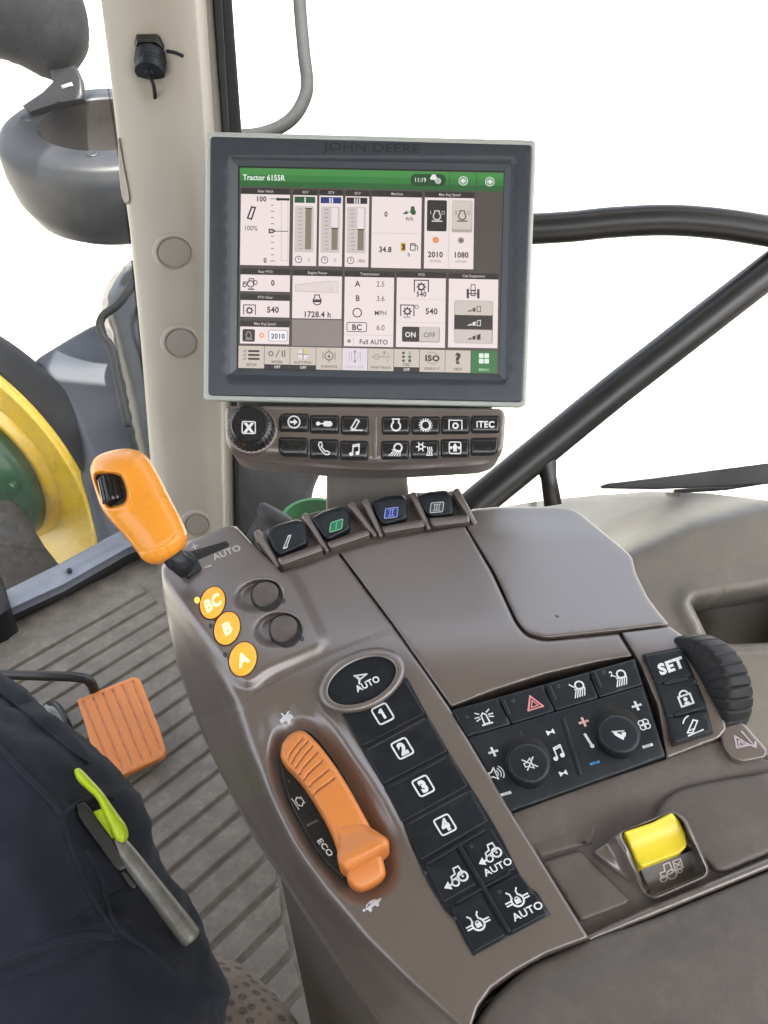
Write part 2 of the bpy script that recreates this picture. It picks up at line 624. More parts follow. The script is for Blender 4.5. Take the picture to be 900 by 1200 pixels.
def curve3(pts, n=24):
    P = np.asarray(pts, float)
    m = len(P)
    out = []
    for i in range(m - 1):
        p0 = P[max(0, i - 1)]; p1 = P[i]; p2 = P[i + 1]; p3 = P[min(m - 1, i + 2)]
        k = max(2, n // (m - 1))
        for t in np.linspace(0, 1, k, endpoint=False):
            out.append(0.5 * ((2 * p1) + (-p0 + p2) * t + (2 * p0 - 5 * p1 + 4 * p2 - p3) * t * t + (-p0 + 3 * p1 - 3 * p2 + p3) * t ** 3))
    out.append(P[-1])
    return np.array(out)

def lathe_mesh(c, axis, prof, seg=48, ref=None, rib=None, caps=True):
    """prof: list of (radius, height along axis)"""
    c = np.asarray(c, float); a = np.asarray(axis, float); a = a / np.linalg.norm(a)
    r0 = np.array([0, 0, 1.0]) if ref is None else np.asarray(ref, float)
    if abs(r0 @ a) > 0.95:
        r0 = np.array([1.0, 0, 0])
    u = r0 - a * (r0 @ a); u /= np.linalg.norm(u)
    v = np.cross(a, u)
    V = []
    for i, (r, hh) in enumerate(prof):
        for k in range(seg):
            t = 2 * math.pi * k / seg
            rr = r
            if rib and rib[0] <= i <= rib[1]:
                rr = r - (rib[2] if (k % rib[3]) >= rib[4] else 0)
            V.append(c + a * hh + rr * (math.cos(t) * u + math.sin(t) * v))
    Fc = grid_faces(len(prof), seg, False, True)
    if caps and prof[0][0] > 1e-6:
        Fc.append(tuple(range(seg)))
    if caps and prof[-1][0] > 1e-6:
        Fc.append(tuple((len(prof) - 1) * seg + k for k in range(seg)))
    return np.array(V), Fc

def box_mesh(c, ax, ay, az):
    c = np.asarray(c, float)
    V = [c + sx * np.asarray(ax) + sy * np.asarray(ay) + sz * np.asarray(az) for sx in (-1, 1) for sy in (-1, 1) for sz in (-1, 1)]
    return np.array(V), [(0, 1, 3, 2), (4, 6, 7, 5), (0, 4, 5, 1), (2, 3, 7, 6), (0, 2, 6, 4), (1, 5, 7, 3)]

def merge(*ms):
    V = []; Fc = []
    for v, f in ms:
        o = len(V)
        V += list(v)
        Fc += [tuple(i + o for i in q) for q in f]
    return np.array(V), Fc

def prism_mesh(top, off):
    T = np.asarray(top, float); n = len(T)
    B = T + np.asarray(off, float)
    V = np.vstack([T, B])
    Fc = [tuple(range(n)), tuple(range(2 * n - 1, n - 1, -1))] + [(i, (i + 1) % n, n + (i + 1) % n, n + i) for i in range(n)]
    return V, Fc

def sharp(o, deg=35):
    """hard edges where the faces turn sharply"""
    me = o.data
    bm = bmesh.new(); bm.from_mesh(me)
    for e in bm.edges:
        if len(e.link_faces) == 2 and e.calc_face_angle(0) > math.radians(deg):
            e.smooth = False
    bm.to_mesh(me); bm.free()
    return o

# ------------------------------------------------------------------ lettering and icons (flat print, sketched in a unit square, y up)
_tc = {}
def text2d(s, bold=0.0):
    k = (s, bold)
    if k not in _tc:
        cu = bpy.data.curves.new('lettering', 'FONT')
        cu.body = s
        cu.size = 1.0
        cu.offset = bold
        cu.space_character = 1.0 + bold * 2.5
        cu.align_x = 'CENTER'
        cu.resolution_u = 3
        ob = bpy.data.objects.new('lettering', cu)
        COL.objects.link(ob)
        dg = bpy.context.evaluated_depsgraph_get()
        me = bpy.data.meshes.new_from_object(ob.evaluated_get(dg))
        V = np.array([v.co[:2] for v in me.vertices]) if len(me.vertices) else np.zeros((0, 2))
        Fc = [tuple(p.vertices) for p in me.polygons]
        bpy.data.meshes.remove(me)
        bpy.data.objects.remove(ob)
        bpy.data.curves.remove(cu)
        if len(V):
            V[:, 1] -= 0.36
            V /= 0.66
        _tc[k] = (V, Fc)
    return _tc[k]

def stroke(pts, w, closed=False):
    P0 = np.asarray(pts, float)
    P = []
    for i in range(len(P0) if closed else len(P0) - 1):
        a, b = P0[i], P0[(i + 1) % len(P0)]
        k = max(1, int(np.hypot(*(b - a)) / 0.35))
        P += [a + (b - a) * j / k for j in range(k)]
    if not closed:
        P.append(P0[-1])
    P = np.array(P)
    V = []; Fc = []
    n = len(P)
    for i in range(n if closed else n - 1):
        a, b = P[i], P[(i + 1) % n]
        d = b - a
        L = np.hypot(*d)
        if L < 1e-9:
            continue
        d = d / L * w / 2
        nn = np.array([-d[1], d[0]])
        o = len(V)
        V += [a - d + nn, a - d - nn, b + d - nn, b + d + nn]
        Fc.append((o, o + 1, o + 2, o + 3))
    return np.array(V), Fc

def ring2(cx, cy, r, w, n=24, a0=0, a1=2 * math.pi, sy=1.0):
    t = np.linspace(a0, a1, n)
    V = np.vstack([np.stack([cx + (r + w / 2) * np.cos(t), cy + (r + w / 2) * np.sin(t) * sy], 1), np.stack([cx + (r - w / 2) * np.cos(t), cy + (r - w / 2) * np.sin(t) * sy], 1)])
    return V, [(i, i + 1, n + i + 1, n + i) for i in range(n - 1)]

def disk2(cx, cy, r, n=20, sy=1.0):
    t = np.linspace(0, 2 * math.pi, n, endpoint=False)
    return np.stack([cx + r * np.cos(t), cy + r * np.sin(t) * sy], 1), [tuple(range(n))]

def rrect2(x0, y0, x1, y1, r, w):
    p = roundpoly([(x0, y0), (x1, y0), (x1, y1), (x0, y1)], r, 4)
    c = np.array([(x0 + x1) / 2, (y0 + y1) / 2])
    n = len(p)
    T = np.roll(p, -1, 0) - np.roll(p, 1, 0)
    N = np.stack([-T[:, 1], T[:, 0]], 1); N /= np.linalg.norm(N, axis=1)[:, None]
    q = p + N * w
    return np.vstack([p, q]), [(i, (i + 1) % n, n + (i + 1) % n, n + i) for i in range(n)]

def art(items):
    """items: ('l',pts,w) ('lc',pts,w) ('p',pts) ('o',cx,cy,r,w) ('d',cx,cy,r) ('t',s,cx,cy,h[,bold[,xscale]]) ('r',x0,y0,x1,y1,rad,w) ('a',cx,cy,r,w,a0,a1)"""
    V = []; Fc = []
    for it in items:
        k = it[0]
        if k == 'l': v, f = stroke(it[1], it[2])
        elif k == 'lc': v, f = stroke(it[1], it[2], True)
        elif k == 'p': v, f = np.asarray(it[1], float), [tuple(range(len(it[1])))]
        elif k == 'o': v, f = ring2(*it[1:5])
        elif k == 'a': v, f = ring2(it[1], it[2], it[3], it[4], 14, it[5], it[6])
        elif k == 'd': v, f = disk2(*it[1:4])
        elif k == 'r': v, f = rrect2(*it[1:])
        elif k == 't':
            v, f = text2d(it[1], it[5] if len(it) > 5 else 0.018)
            xs = it[6] if len(it) > 6 else 0.95
            v = v * np.array([it[4] * xs, it[4]]) + np.array([it[2], it[3]]) if len(v) else v
        o = len(V)
        V += list(np.asarray(v))
        Fc += [tuple(i + o for i in q) for q in f]
    return np.array(V), Fc

def printed(name, fr, items, c, ex, ey, m, parent, h=0.0, origin=None):
    """items in unit coordinates -> pixel affine (centre c, unit vectors ex right, ey up) -> frame at height h"""
    V, Fc = art(items)
    P = np.asarray(c, float) + V[:, :1] * np.asarray(ex, float) + V[:, 1:2] * np.asarray(ey, float)
    hh = h(P) if callable(h) else h
    W = fr.K(P[:, 0], P[:, 1], hh)
    return obj(name, W, Fc, m, parent, smooth=False, origin=origin)

# ------------------------------------------------------------------ the setting: ground, cab floor, roof
GZ = 0.55
g = obj('ground', [(-3000, -3000, GZ), (3000, -3000, GZ), (3000, 3000, GZ), (-3000, 3000, GZ)], [(0, 1, 2, 3)], M['ground'], smooth=False)
g['kind'] = 'structure'
HF = Frame((0, 0, FLOOR_Z), (0, 0, 1))
fpoly = [(-260, 850), (0, 728), (70, 698), (150, 655), (300, 610), (640, 640), (900, 800), (900, 1500), (-500, 1500)]
T = HF.K(*np.array(fpoly, float).T, -0.006)
V, Fc = prism_mesh(T, (0, 0, -0.05))
o = obj('cab_floor', V, Fc, M['floor'], smooth=False); o['kind'] = 'structure'
for nm, c, a, b, d in (('unseen_rear_wall', (0, -1.26, 1.68), (1.25, 0, 0), (0, 0.03, 0), (0, 0, 0.60)), ('cab_right_wall', (1.22, -0.1, 1.42), (0.03, 0, 0), (0, 1.13, 0), (0, 0, 0.34)), ('cab_left_wall', (-1.22, -0.35, 1.42), (0.03, 0, 0), (0, 0.9, 0), (0, 0, 0.34))):  # unseen walls; the rear one is raised to cut light from behind
    V, Fc = box_mesh(c, a, b, d)
    o = obj(nm, V, Fc, M['sidewall'], smooth=False); o['kind'] = 'structure'
rf = thing('cab_roof', 'pale headliner roof of the cab above the driver', 'roof', (0, 0, 2.72))
V, Fc = box_mesh((0.05, -0.13, 2.86), (1.2, 0, 0), (0, 1.17, 0), (0, 0, 0.05))
obj('headliner', V, Fc, M['beige_dark'], rf, smooth=False, bevel=0.03)
V, Fc = box_mesh((-0.78, 1.36, 2.86), (0.40, 0, 0), (0, 0.30, 0), (0, 0, 0.045))  # unseen roof extension added to keep sun off the left floor
obj('sun_block_panel', V, Fc, M['beige_dark'], rf, smooth=False, bevel=0.03)

# floor mat and its raised ribs
fm = thing('floor_mat', 'dusty grey rubber floor mat with long raised ribs beside the console', 'mat', (-0.3, 0.9, FLOOR_Z))
MP = [(-90, 778), (0, 736), (60, 706), (110, 682), (165, 660), (250, 640), (300, 880), (311, 980), (377, 1127), (406, 1170), (395, 1290), (-90, 1290)]
sculpt('mat_base', HF, MP, M['mat'], fm, h=lambda P: 0.006 * sstep(-segdist(P, MP), -12, -5), edge=(0, 0), spacing=14, skirt=0.005)
dr = np.array([math.sin(math.radians(40.4)), math.cos(math.radians(40.4))]); pr = np.array([dr[1], -dr[0]])
endp = HF.K(*np.array([(150, 674), (163, 684), (177, 697), (205, 722), (260, 830), (300, 930), (325, 1006), (334, 1078), (344, 1117), (357, 1155), (372, 1200)], float).T)[:, :2]
eo, es = endp @ pr, endp @ dr
sp = 0.0442
for k in range(27):
    o0, o1 = -1.320 + sp * k + 0.0035, -1.320 + sp * (k + 1) - 0.0035
    s1a, s1b = np.interp([o0, o1], eo, es)
    top = np.array([pr * a + dr * s for a, s in ((o0, -0.6), (o0, s1a - 0.004), (o1, s1b - 0.004), (o1, -0.6))])
    top = np.c_[top, np.full(4, FLOOR_Z + 0.0065)]
    V, Fc = prism_mesh(top, (0, 0, -0.0068))
    # sloping flanks
    c = V[:4].mean(0)
    w = np.r_[pr, 0] * 0.0022
    V[0] += w; V[1] += w; V[2] -= w; V[3] -= w
    obj('rib', V, Fc, M['mat'], fm, smooth=False, bevel=0.0012, seg=1)
# door sill
sl = thing('door_sill', 'grey blue painted sill along the bottom of the left window', 'sill', HF.K(80, 680))
SF = Frame((0, 0, FLOOR_Z + 0.05), (0, 0, 1))
sculpt('sill_rail', SF, roundpoly([(-200, 780), (6, 692), (73, 659), (140, 622), (225, 585), (240, 605), (149, 643), (73, 686), (12, 714), (-200, 800)], 2), M['sill'], sl, h=lambda P: 0.012 * sstep(-(P[:, 1] + 0.5 * P[:, 0]), -712, -694), edge=(3, 0.004), spacing=6, skirt=0.016)
sculpt('sill_shadow_strip', SF, [(-200, 787), (6, 701), (73, 668), (140, 631), (225, 594), (240, 604), (149, 641), (73, 684), (12, 711), (-200, 797)], M['rubber'], sl, h=-0.012, edge=(0, 0), spacing=12, skirt=0.06)  # black riser stands in for the shadow strip below the sill
sculpt('end_block', SF, [(-200, 750), (-20, 672), (2, 676), (13, 712), (0, 722), (-200, 812)], M['rubber'], sl, h=0.016, edge=(3, 0.004), spacing=9, skirt=0.07)
sculpt('sill_bolt', SF, ellipse(81, 668, 3.2, 2.4, -0.4, 12), M['gap'], sl, h=0.008, edge=(1, 0.001), spacing=3, skirt=0.004)

# ------------------------------------------------------------------ cab pillar
FP = frame3((120, 0, 0.86), (235, 0, 0.86), (220, 620, 1.07))
PIL = [(104, -90), (113, -40), (118, 0), (127, 70), (134, 130), (141, 190), (152, 267), (165, 400), (177, 550), (188, 640), (199, 740), (222, 790), (278, 905), (318, 905), (269, 740), (264, 620), (261, 480), (251, 300), (242, 160), (231, 0), (224, -90)]
FPp = Frame(FP.p0, FP.n)
def pil_h(P):
    ax = np.interp(P[:, 1], [-90, 0, 160, 300, 480, 640, 720], [168, 178, 192, 203, 214, 228, 234])
    half = np.interp(P[:, 1], [-90, 0, 300, 640], [62, 57, 49, 40])
    u = np.clip((P[:, 0] - ax) / half, -1, 1)
    h = 0.014 - 0.022 * np.abs(u) ** 2.6
    h = h - 0.016 * np.exp(-(((P[:, 0] - 180) / 22) ** 2 + ((P[:, 1] - 72) / 34) ** 2))
    return h
pil = thing('cab_pillar', 'beige plastic cab pillar with round caps standing left of the monitor', 'pillar', FP.K(230, 640))
sculpt('pillar_cover', FPp, PIL, M['beige'], pil, h=pil_h, edge=(5, 0.008), spacing=5, skirt=0.05)
T = FP.K(*np.array([(190, 700), (266, 700), (262, 640), (186, 640)], float).T, -0.02)
for cx, cy, a, b in ((203.5, 295, 22, 20), (211.5, 401, 20.5, 18.5), (230, 614, 16, 14)):
    sculpt('cap_rim', FPp, ellipse(cx - 1, cy - 1, a + 2.5, b + 2, 0, 40), M['beige'], pil, h=lambda P: pil_h(P) + 0.0022, edge=(4, 0.0022), spacing=5, skirt=0.004, holes=[ellipse(cx + 1, cy + 1, a - 1.5, b - 1.5, 0, 36)])
    sculpt('round_cap', FPp, ellipse(cx + 1, cy + 1, a - 2.2, b - 2.2, 0, 36), M['beige_dark'], pil, h=lambda P: pil_h(P) + 0.0016, edge=(2.5, 0.0012), spacing=6, skirt=0.004)
sculpt('grab_edge', FPp, smoothpoly([(138, 152), (144, 190), (151, 225), (152, 238), (147, 240), (142, 228), (139, 195)], 1), M['beige'], pil, h=lambda P: pil_h(P) + 0.004, edge=(2, 0.002), spacing=4, skirt=0.004)
# cable plug
pg_c = FP.K(178, 58, -0.006)
pg = thing('cable_plug', 'black hexagonal cable plug screwed into the beige pillar', 'plug', pg_c)
pax = FP.K(176, 92, 0.020) - FP.K(179, 58, 0.0); pax /= np.linalg.norm(pax)
V, Fc = lathe_mesh(pg_c - pax * 0.002, pax, [(0.0225, 0), (0.0225, 0.007), (0.020, 0.0085), (0, 0.0085)], 6, ref=CX)
obj('hex_flange', V, Fc, M['gloss'], pg, smooth=False, bevel=0.0012)
V, Fc = lathe_mesh(pg_c + pax * 0.008, pax, [(0.0172, 0), (0.0172, 0.010), (0.0165, 0.0105), (0.0165, 0.013), (0.0170, 0.0135), (0.0168, 0.020), (0.0155, 0.022), (0.006, 0.0225), (0.0055, 0.026), (0.0, 0.026)], 40, rib=(4, 5, 0.0012, 10, 2))
sharp(obj('plug_body', V, Fc, M['black2'], pg))
p0 = pg_c + pax * 0.033
V, Fc = tube_mesh(curve3([p0, FP.K(180, 100, 0.02), FP.K(182, 117, 0.008)], 10), 0.0022, 8)
obj('cable', V, Fc, M['rubber'], pg)
V, Fc = tube_mesh(curve3([FP.K(196, 60, 0.006), FP.K(206, 62, 0.010), FP.K(215, 66, 0.008)], 8), [0.0035] * 3 + [0.0022] * 4 + [0.0012] * 4 if False else 0.0018, 8)
obj('tie_tail', V, Fc, M['rubber'], pg)

# window frame right of the pillar
FW = frame3((235, 0, 0.92), (290, 0, 0.94), (270, 620, 1.12))
wf = thing('window_frame', 'black gasketed window frame strip running beside the beige pillar', 'window frame', FW.K(270, 640))
def strip(name, L, R, m, h, fr=FW, skirt=0.02, parent=wf, edge=(1.5, 0.001)):
    return sculpt(name, fr, [*L, *R[::-1]], m, parent, h=h, edge=edge, spacing=8, skirt=skirt)
strip('inner_gasket', [(220, -90), (229, 0), (241, 150), (251, 300), (261, 480), (265, 690)], [(227, -90), (235.5, 0), (246.5, 150), (257, 300), (266, 480), (270, 690)], M['rubber'], 0.004)
strip('frame_strip', [(226, -90), (235, 0), (246, 150), (256, 300), (265, 480), (269, 690)], [(240, -90), (250, 0), (261, 150), (268, 300), (274, 480), (278, 690)], M['beige_dark'], 0.0)
strip('outer_gasket', [(240, -90), (250, 0), (261, 150), (268, 300), (273, 480), (277, 690)], [(250, -90), (260, 0), (268.5, 150), (274, 300), (279, 480), (283, 690)], M['rubber'], 0.005)
mp_ = thing('outside_post', 'dull grey steel post just outside the window frame', 'post', D(272, 640, 1.3))
FO = Frame(FW.p0 + CF * 0.12, FW.n)
strip('post', [(250, -90), (259, 0), (267, 150), (274, 300), (277, 500), (279, 690)], [(262, -90), (272, 0), (283, 150), (284, 300), (282, 500), (281, 690)], M['steel'], 0.0, fr=FO, skirt=0.04, parent=mp_, edge=(4, 0.004))

# mirror arm
P = curve3([D(*q, 1.65) for q in ((349, -60), (351, 0), (356, 60), (360, 95), (357, 115), (345, 136), (326, 150), (300, 158), (270, 160))], 64)
V, Fc = tube_mesh(P, 0.0135, 14)
o = obj('mirror_arm', V, Fc, M['steel'], origin=P[0])
tag(o, 'bent grey tube outside the glass above the monitor', 'mirror arm')

# ------------------------------------------------------------------ right side trim of the cab
FS = Frame(D(850, 740, 0.95), ncam(-0.22, 0.25, 0.94))
ST = [(545, 606), (565, 599), (600, 592), (640, 586), (700, 580), (760, 576), (830, 578), (905, 587), (1060, 612), (1500, 690), (1500, 1500), (900, 1500), (700, 1100), (640, 800), (545, 680)]
PK = roundpoly([(809, 705), (817, 700), (850, 695), (1050, 664), (1050, 752), (905, 753), (862, 755), (832, 752)], [3, 5, 2, 1, 1, 2, 6, 8])
LEDGE = [(500, 690), (640, 688), (690, 672), (740, 646), (813, 613), (900, 592), (1100, 560), (1100, 1200), (500, 1200)]
def side_h(P):
    d = np.maximum(0, -sd(P, LEDGE) + 10)
    h = -0.0042 * d * sstep(d, -4, 40)
    q = segdist(P, PK)
    h = h + 0.007 * np.exp(-((q - 9) / 8) ** 2) * (~inside(P, PK))
    h = h - 0.0008 * np.maximum(0, P[:, 1] - 770)
    return h
sid = thing('side_trim', 'taupe side trim panel with an open pocket right of the console', 'trim panel', FS.K(850, 1000, -0.2))
sculpt('trim_panel', FS, ST, M['sidewall'], sid, h=side_h, edge=(0, 0), spacing=8, skirt=0.16, holes=[PK])
sculpt('pocket_back', FS, [(800, 690), (1060, 650), (1060, 770), (800, 770)], M['brown_dark'], sid, h=-0.15, edge=(0, 0), spacing=30, skirt=0.01)

# rails and wiper outside the right window
rl = thing('guard_rail', 'black painted tube rail and slanting brace in front of the right window', 'rail', D(560, 600, 0.96))
P = curve3([D(q[0], q[1], 0.96) for q in ((520, 268), (600, 269), (665, 266), (715, 261), (780, 258), (840, 262), (900, 271), (990, 286))], 56)
V, Fc = tube_mesh(P, 17.5 / F * 0.96, 24)
obj('top_rail', V, Fc, M['rail'], rl)
P = np.array([D(940, 288, 0.97), D(900, 318, 0.97), D(720, 458, 0.97), D(556, 592, 0.97), D(500, 640, 0.97)])
V, Fc = tube_mesh(P, 20.0 / F * 0.97, 24)
obj('brace', V, Fc, M['rail'], rl)
V, Fc = tube_mesh([D(636, 525, 0.97), D(640, 545, 0.97), D(643, 560, 0.97), D(648, 592, 0.97)], [0.0150, 0.0125, 0.0095, 0.0105], 18)
obj('stub', V, Fc, M['rail'], rl)
wp = thing('window_wiper', 'black wiper blade lying along the bottom of the right window', 'wiper', D(800, 560, 1.36))
FWp = front(800, 560, 1.22)
sculpt('blade', FWp, roundpoly([(704, 569.5), (712, 566.5), (760, 561), (905, 542), (990, 531), (990, 558), (905, 567), (860, 570), (770, 573.5), (706, 572.5)], 2), M['wiperblack'], wp, h=0.004, edge=(2, 0.002), spacing=9, skirt=0.007)
V, Fc = tube_mesh([D(790, 576, 1.38), D(850, 572, 1.38), D(920, 561, 1.38), D(990, 552, 1.38)], 0.004, 8)
obj('wiper_arm', V, Fc, M['wiperblack'], wp)

# ------------------------------------------------------------------ glass
def pane(name, pts, label, cat='window pane', origin=None):
    P = np.asarray(pts, float)
    n = np.cross(P[1] - P[0], P[2] - P[0]); n /= np.linalg.norm(n)
    V, Fc = prism_mesh(P, n * 0.004)
    o = obj(name, [*P], [tuple(range(len(P)))], M['glass'], smooth=False, origin=P[0])
    tag(o, label, cat)
    return o
A = HF.K(0, 690); B = HF.K(195, 640); C_ = D(125, 0, 0.90)
nL = np.cross(B - A, C_ - A); FLg = Frame(A, nL if nL @ (CAM - A) > 0 else -nL)
lp = pane('window_pane', [FLg.K(x, y) for x, y in ((-220, -60), (108, -60), (134, 150), (150, 267), (176, 560), (195, 636), (0, 688), (-220, 780))], 'dusty glass pane left of the pillar over the front wheel')
Y0 = 1.03
def vp(px, py, y=Y0):
    r = ray(px, py); return CAM + r * (y / r[1])
pane('window_pane', [vp(283, -40), vp(1040, -40), vp(1040, 604), vp(283, 625)], 'large clear glass pane behind the monitor and rails')
# dotted print along the glass edge
V = []; Fc = []
line = np.array([(112.5, -10), (118, 35), (122, 75), (127, 105), (131, 130), (136, 165), (146, 235), (152, 282), (158, 340), (164, 400), (170, 460)], float)
L = np.concatenate([[0], np.cumsum(np.hypot(*np.diff(line, axis=0).T))])
for k, s in enumerate(np.arange(0, L[-1], 2.9)):
    x = np.interp(s, L, line[:, 0]); y = np.interp(s, L, line[:, 1])
    for dx, r in ((0.0, 1.0),):
        e = ellipse(x + dx, y, r, r, 0, 8)
        o_ = len(V)
        V += list(FLg.K(e[:, 0], e[:, 1], 0.003)); Fc.append(tuple(range(o_, o_ + 8)))
o = obj('edge_dots', V, Fc, M['rubber'], lp, smooth=False); o['kind'] = 'stuff'

# ------------------------------------------------------------------ outside: exhaust, wheel, fender, tank
ex = thing('exhaust_stack', 'dusty black exhaust collar and rounded housing outside the left window', 'exhaust', D(120, 200, 1.7))
ec = D(123, 143, 1.7)
ea = CU * 0.68 + (-CF) * 0.73 + CX * 0.04
Rr = 0.222
V, Fc = lathe_mesh(ec, ea, [(Rr * 0.60, -0.02), (Rr * 0.615, -0.002), (Rr * 0.64, 0.0), (Rr * 0.90, -0.004), (Rr * 0.955, -0.012), (Rr * 0.957, -0.016), (Rr * 0.985, -0.022), (Rr, -0.045), (Rr * 0.995, -0.08), (Rr * 0.95, -0.13), (Rr * 0.84, -0.175), (Rr * 0.7, -0.195), (0.0, -0.195)], 72, caps=False)
obj('collar', V, Fc, M['exhaust'], ex)
V, Fc = lathe_mesh(ec, ea, [(Rr * 0.605, -0.004), (Rr * 0.58, -0.04), (Rr * 0.58, -0.18), (0, -0.18)], 48, caps=False)
obj('inner_pipe', V, Fc, M['rust'], ex)
V, Fc = lathe_mesh(ec - ea * 0.17, ea, [(Rr * 0.56, 0), (Rr * 0.56, 0.26), (Rr * 0.5, 0.27), (0, 0.27)], 40)
FR_ = Frame(ec, ea)
for q in ((30, 141), (108, 181)):
    c0 = FR_.K(q[0], q[1], -0.002)
    V, Fc = lathe_mesh(c0, ea, [(0.013, -0.01), (0.013, 0.002), (0.010, 0.0045), (0.006, 0.001), (0, 0.001)], 20)
    obj('rim_bolt', V, Fc, M['exhaust'], ex)
FE = front(35, 30, 1.74)
BL = smoothpoly([(-70, 36), (-20, 60), (14, 71), (38, 84), (56, 92), (78, 86), (90, 72), (101, 56), (105, 34), (100, 4), (86, -26), (40, -70), (-70, -70)], 2)
infl = lambda T, dm: (lambda P, poly=None: None)
def inflate(poly, T, dm):
    def f(P):
        d = np.clip(segdist(P, poly) / dm, 0, 1)
        return T * np.sqrt(np.maximum(0, 1 - (1 - d) ** 2))
    return f
sculpt('housing', FE, BL, M['dusty'], ex, h=inflate(BL, 0.09, 70), edge=(0, 0), spacing=6, skirt=0, back=inflate(BL, 0.09, 70))
FE2 = front(75, 100, 1.70)
BR = [(57, 78), (62, 96), (50, 108), (26, 124), (34, 132), (66, 122), (97, 116), (95, 92), (88, 76), (72, 80)]
sculpt('bracket', FE2, BR, M['exhaust'], ex, h=0.004, edge=(2, 0.003), spacing=6, skirt=0.02)
sculpt('bright_clip', FE2, [(71, 100), (84, 96), (86, 100), (73, 104)], M['trim'], ex, h=0.006, edge=(1, 0.001), spacing=5, skirt=0.004)

wh = thing('front_axle', 'yellow rimmed front tractor wheel with green hub and dark axle end', 'tractor wheel', D(-15, 575, 2.25))
wn = np.array([-0.40, -0.917, -0.06]); wn /= np.linalg.norm(wn)
wc = D(-12, 548, 2.25)
V, Fc = lathe_mesh(wc, wn, [(0.10, 0.03), (0.20, 0.03), (0.235, 0.0), (0.245, -0.03), (0.30, -0.03), (0.36, 0.0), (0.385, 0.055), (0.41, 0.075), (0.425, 0.07), (0.428, 0.05), (0.415, 0.0)], 96)
obj('rim', V, Fc, M['yellow'], wh)
V, Fc = lathe_mesh(wc, wn, [(0.415, 0.05), (0.43, 0.062), (0.443, 0.055), (0.450, 0.03), (0.45, 0.0), (0.44, -0.03), (0.41, -0.04)], 96, caps=False)
obj('tyre', V, Fc, M['tyre'], wh)
V, Fc = lathe_mesh(wc + wn * 0.03, wn, [(0.215, 0.0), (0.215, 0.03), (0.20, 0.045), (0.165, 0.05), (0.150, 0.065), (0.150, 0.13), (0.135, 0.15), (0.09, 0.16), (0.085, 0.24), (0.0, 0.24)], 64)
hub = obj('hub', V, Fc, M['green'], wh)
u0 = np.cross(wn, (0, 0, 1)); u0 /= np.linalg.norm(u0); v0 = np.cross(wn, u0)
for k in range(12):
    a = 2 * math.pi * k / 12 + 0.2
    c = wc + wn * 0.078 + 0.185 * (math.cos(a) * u0 + math.sin(a) * v0)
    V, Fc = lathe_mesh(c, wn, [(0.013, 0), (0.013, 0.012), (0.009, 0.015), (0, 0.015)], 6)
    obj('wheel_nut', V, Fc, M['green'], hub, smooth=False)
axl = front(10, 650, 2.02)
AX = roundpoly([(-60, 585), (10, 586), (19, 590), (34, 610), (52, 640), (74, 668), (60, 720), (-60, 760)], 6)
sculpt('casting', axl, AX, M['casting'], wh, h=inflate(AX, 0.05, 30), edge=(0, 0), spacing=8, skirt=0, back=inflate(AX, 0.05, 30))
fd = thing('front_fender', 'smooth slate blue fender curving over the front wheel', 'fender', D(110, 640, 2.0))
FF = Frame(D(110, 500, 2.0), ncam(-0.15, 0.25, 0.95))
FD = roundpoly([(31, 440), (44, 420), (78, 399), (108, 382), (150, 372), (215, 420), (240, 660), (150, 700), (112, 668), (114, 632), (104, 590), (92, 548), (66, 488)], [3, 5, 8, 5, 5, 3, 3, 3, 3, 3, 5, 8, 8])
FDl = np.array([(31, 440), (66, 488), (92, 548), (104, 590), (114, 632), (112, 668)], float)
def fd_h(P):
    d = segdist(P, FDl, False)
    return 0.05 * sstep(d, 0, 22) - 0.0006 * (P[:, 0] - 60) - 0.02 * sstep(-P[:, 1], -430, -380)
sculpt('fender_skin', FF, FD, M['fender'], fd, h=fd_h, edge=(3, 0.006), spacing=7, skirt=0.04)
hs = thing('headlamp_housing', 'dark rounded housing with a cable loop half hidden by the pillar', 'housing', D(150, 480, 1.8))
FH = front(150, 430, 1.8)
HS = roundpoly([(118, 362), (121, 343), (132, 322), (160, 300), (240, 300), (240, 640), (186, 640), (160, 560), (146, 480), (129, 405)], [6, 8, 10, 10, 3, 3, 3, 10, 10, 10])
sculpt('housing', FH, HS, M['gloss'], hs, h=inflate(HS, 0.08, 45), edge=(0, 0), spacing=7, skirt=0, back=inflate(HS, 0.05, 45))
P = curve3([D(*q, 1.68) for q in ((166, 306), (154, 335), (138, 357), (121, 370), (117, 384), (122, 396), (131, 408), (137, 440), (150, 500))], 60)
V, Fc = tube_mesh(P, 0.0085, 10)
obj('cable_loop', V, Fc, M['rubber'], hs)
P = [D(66, 326, 6), D(100, 315.5, 6), D(130, 305, 6), D(147, 299, 6)]
V, Fc = tube_mesh(P, [0.003, 0.009, 0.012, 0.012], 8)
tag(obj('marker_rod', V, Fc, M['steel'], origin=P[0]), 'thin grey rod pointing out beyond the left window', 'rod')
tk = thing('fuel_tank', 'dusty dark tank with green filler cap seen under the monitor', 'tank', D(320, 640, 1.9))
FT = front(320, 580, 1.95)
TK = roundpoly([(262, 500), (386, 515), (380, 545), (368, 570), (362, 600), (354, 680), (262, 680)], 8)
sculpt('tank_body', FT, TK, M['dusty'], tk, h=inflate(TK, 0.06, 40), edge=(0, 0), spacing=7, skirt=0, back=inflate(TK, 0.06, 40))
cc = D(368, 615, 1.72)
cax = CU * 0.8 - CF * 0.6
V, Fc = lathe_mesh(cc, cax, [(0.074, -0.03), (0.074, 0.016), (0.068, 0.022), (0.060, 0.022), (0.057, -0.02), (0.0, -0.02)], 120, rib=(0, 1, 0.005, 6, 3))
capm = mat('green_cap_plastic', (0.014, 0.085, 0.022), 0.5, var=0.1, scale=30)
sharp(obj('filler_cap', V, Fc, capm, tk))
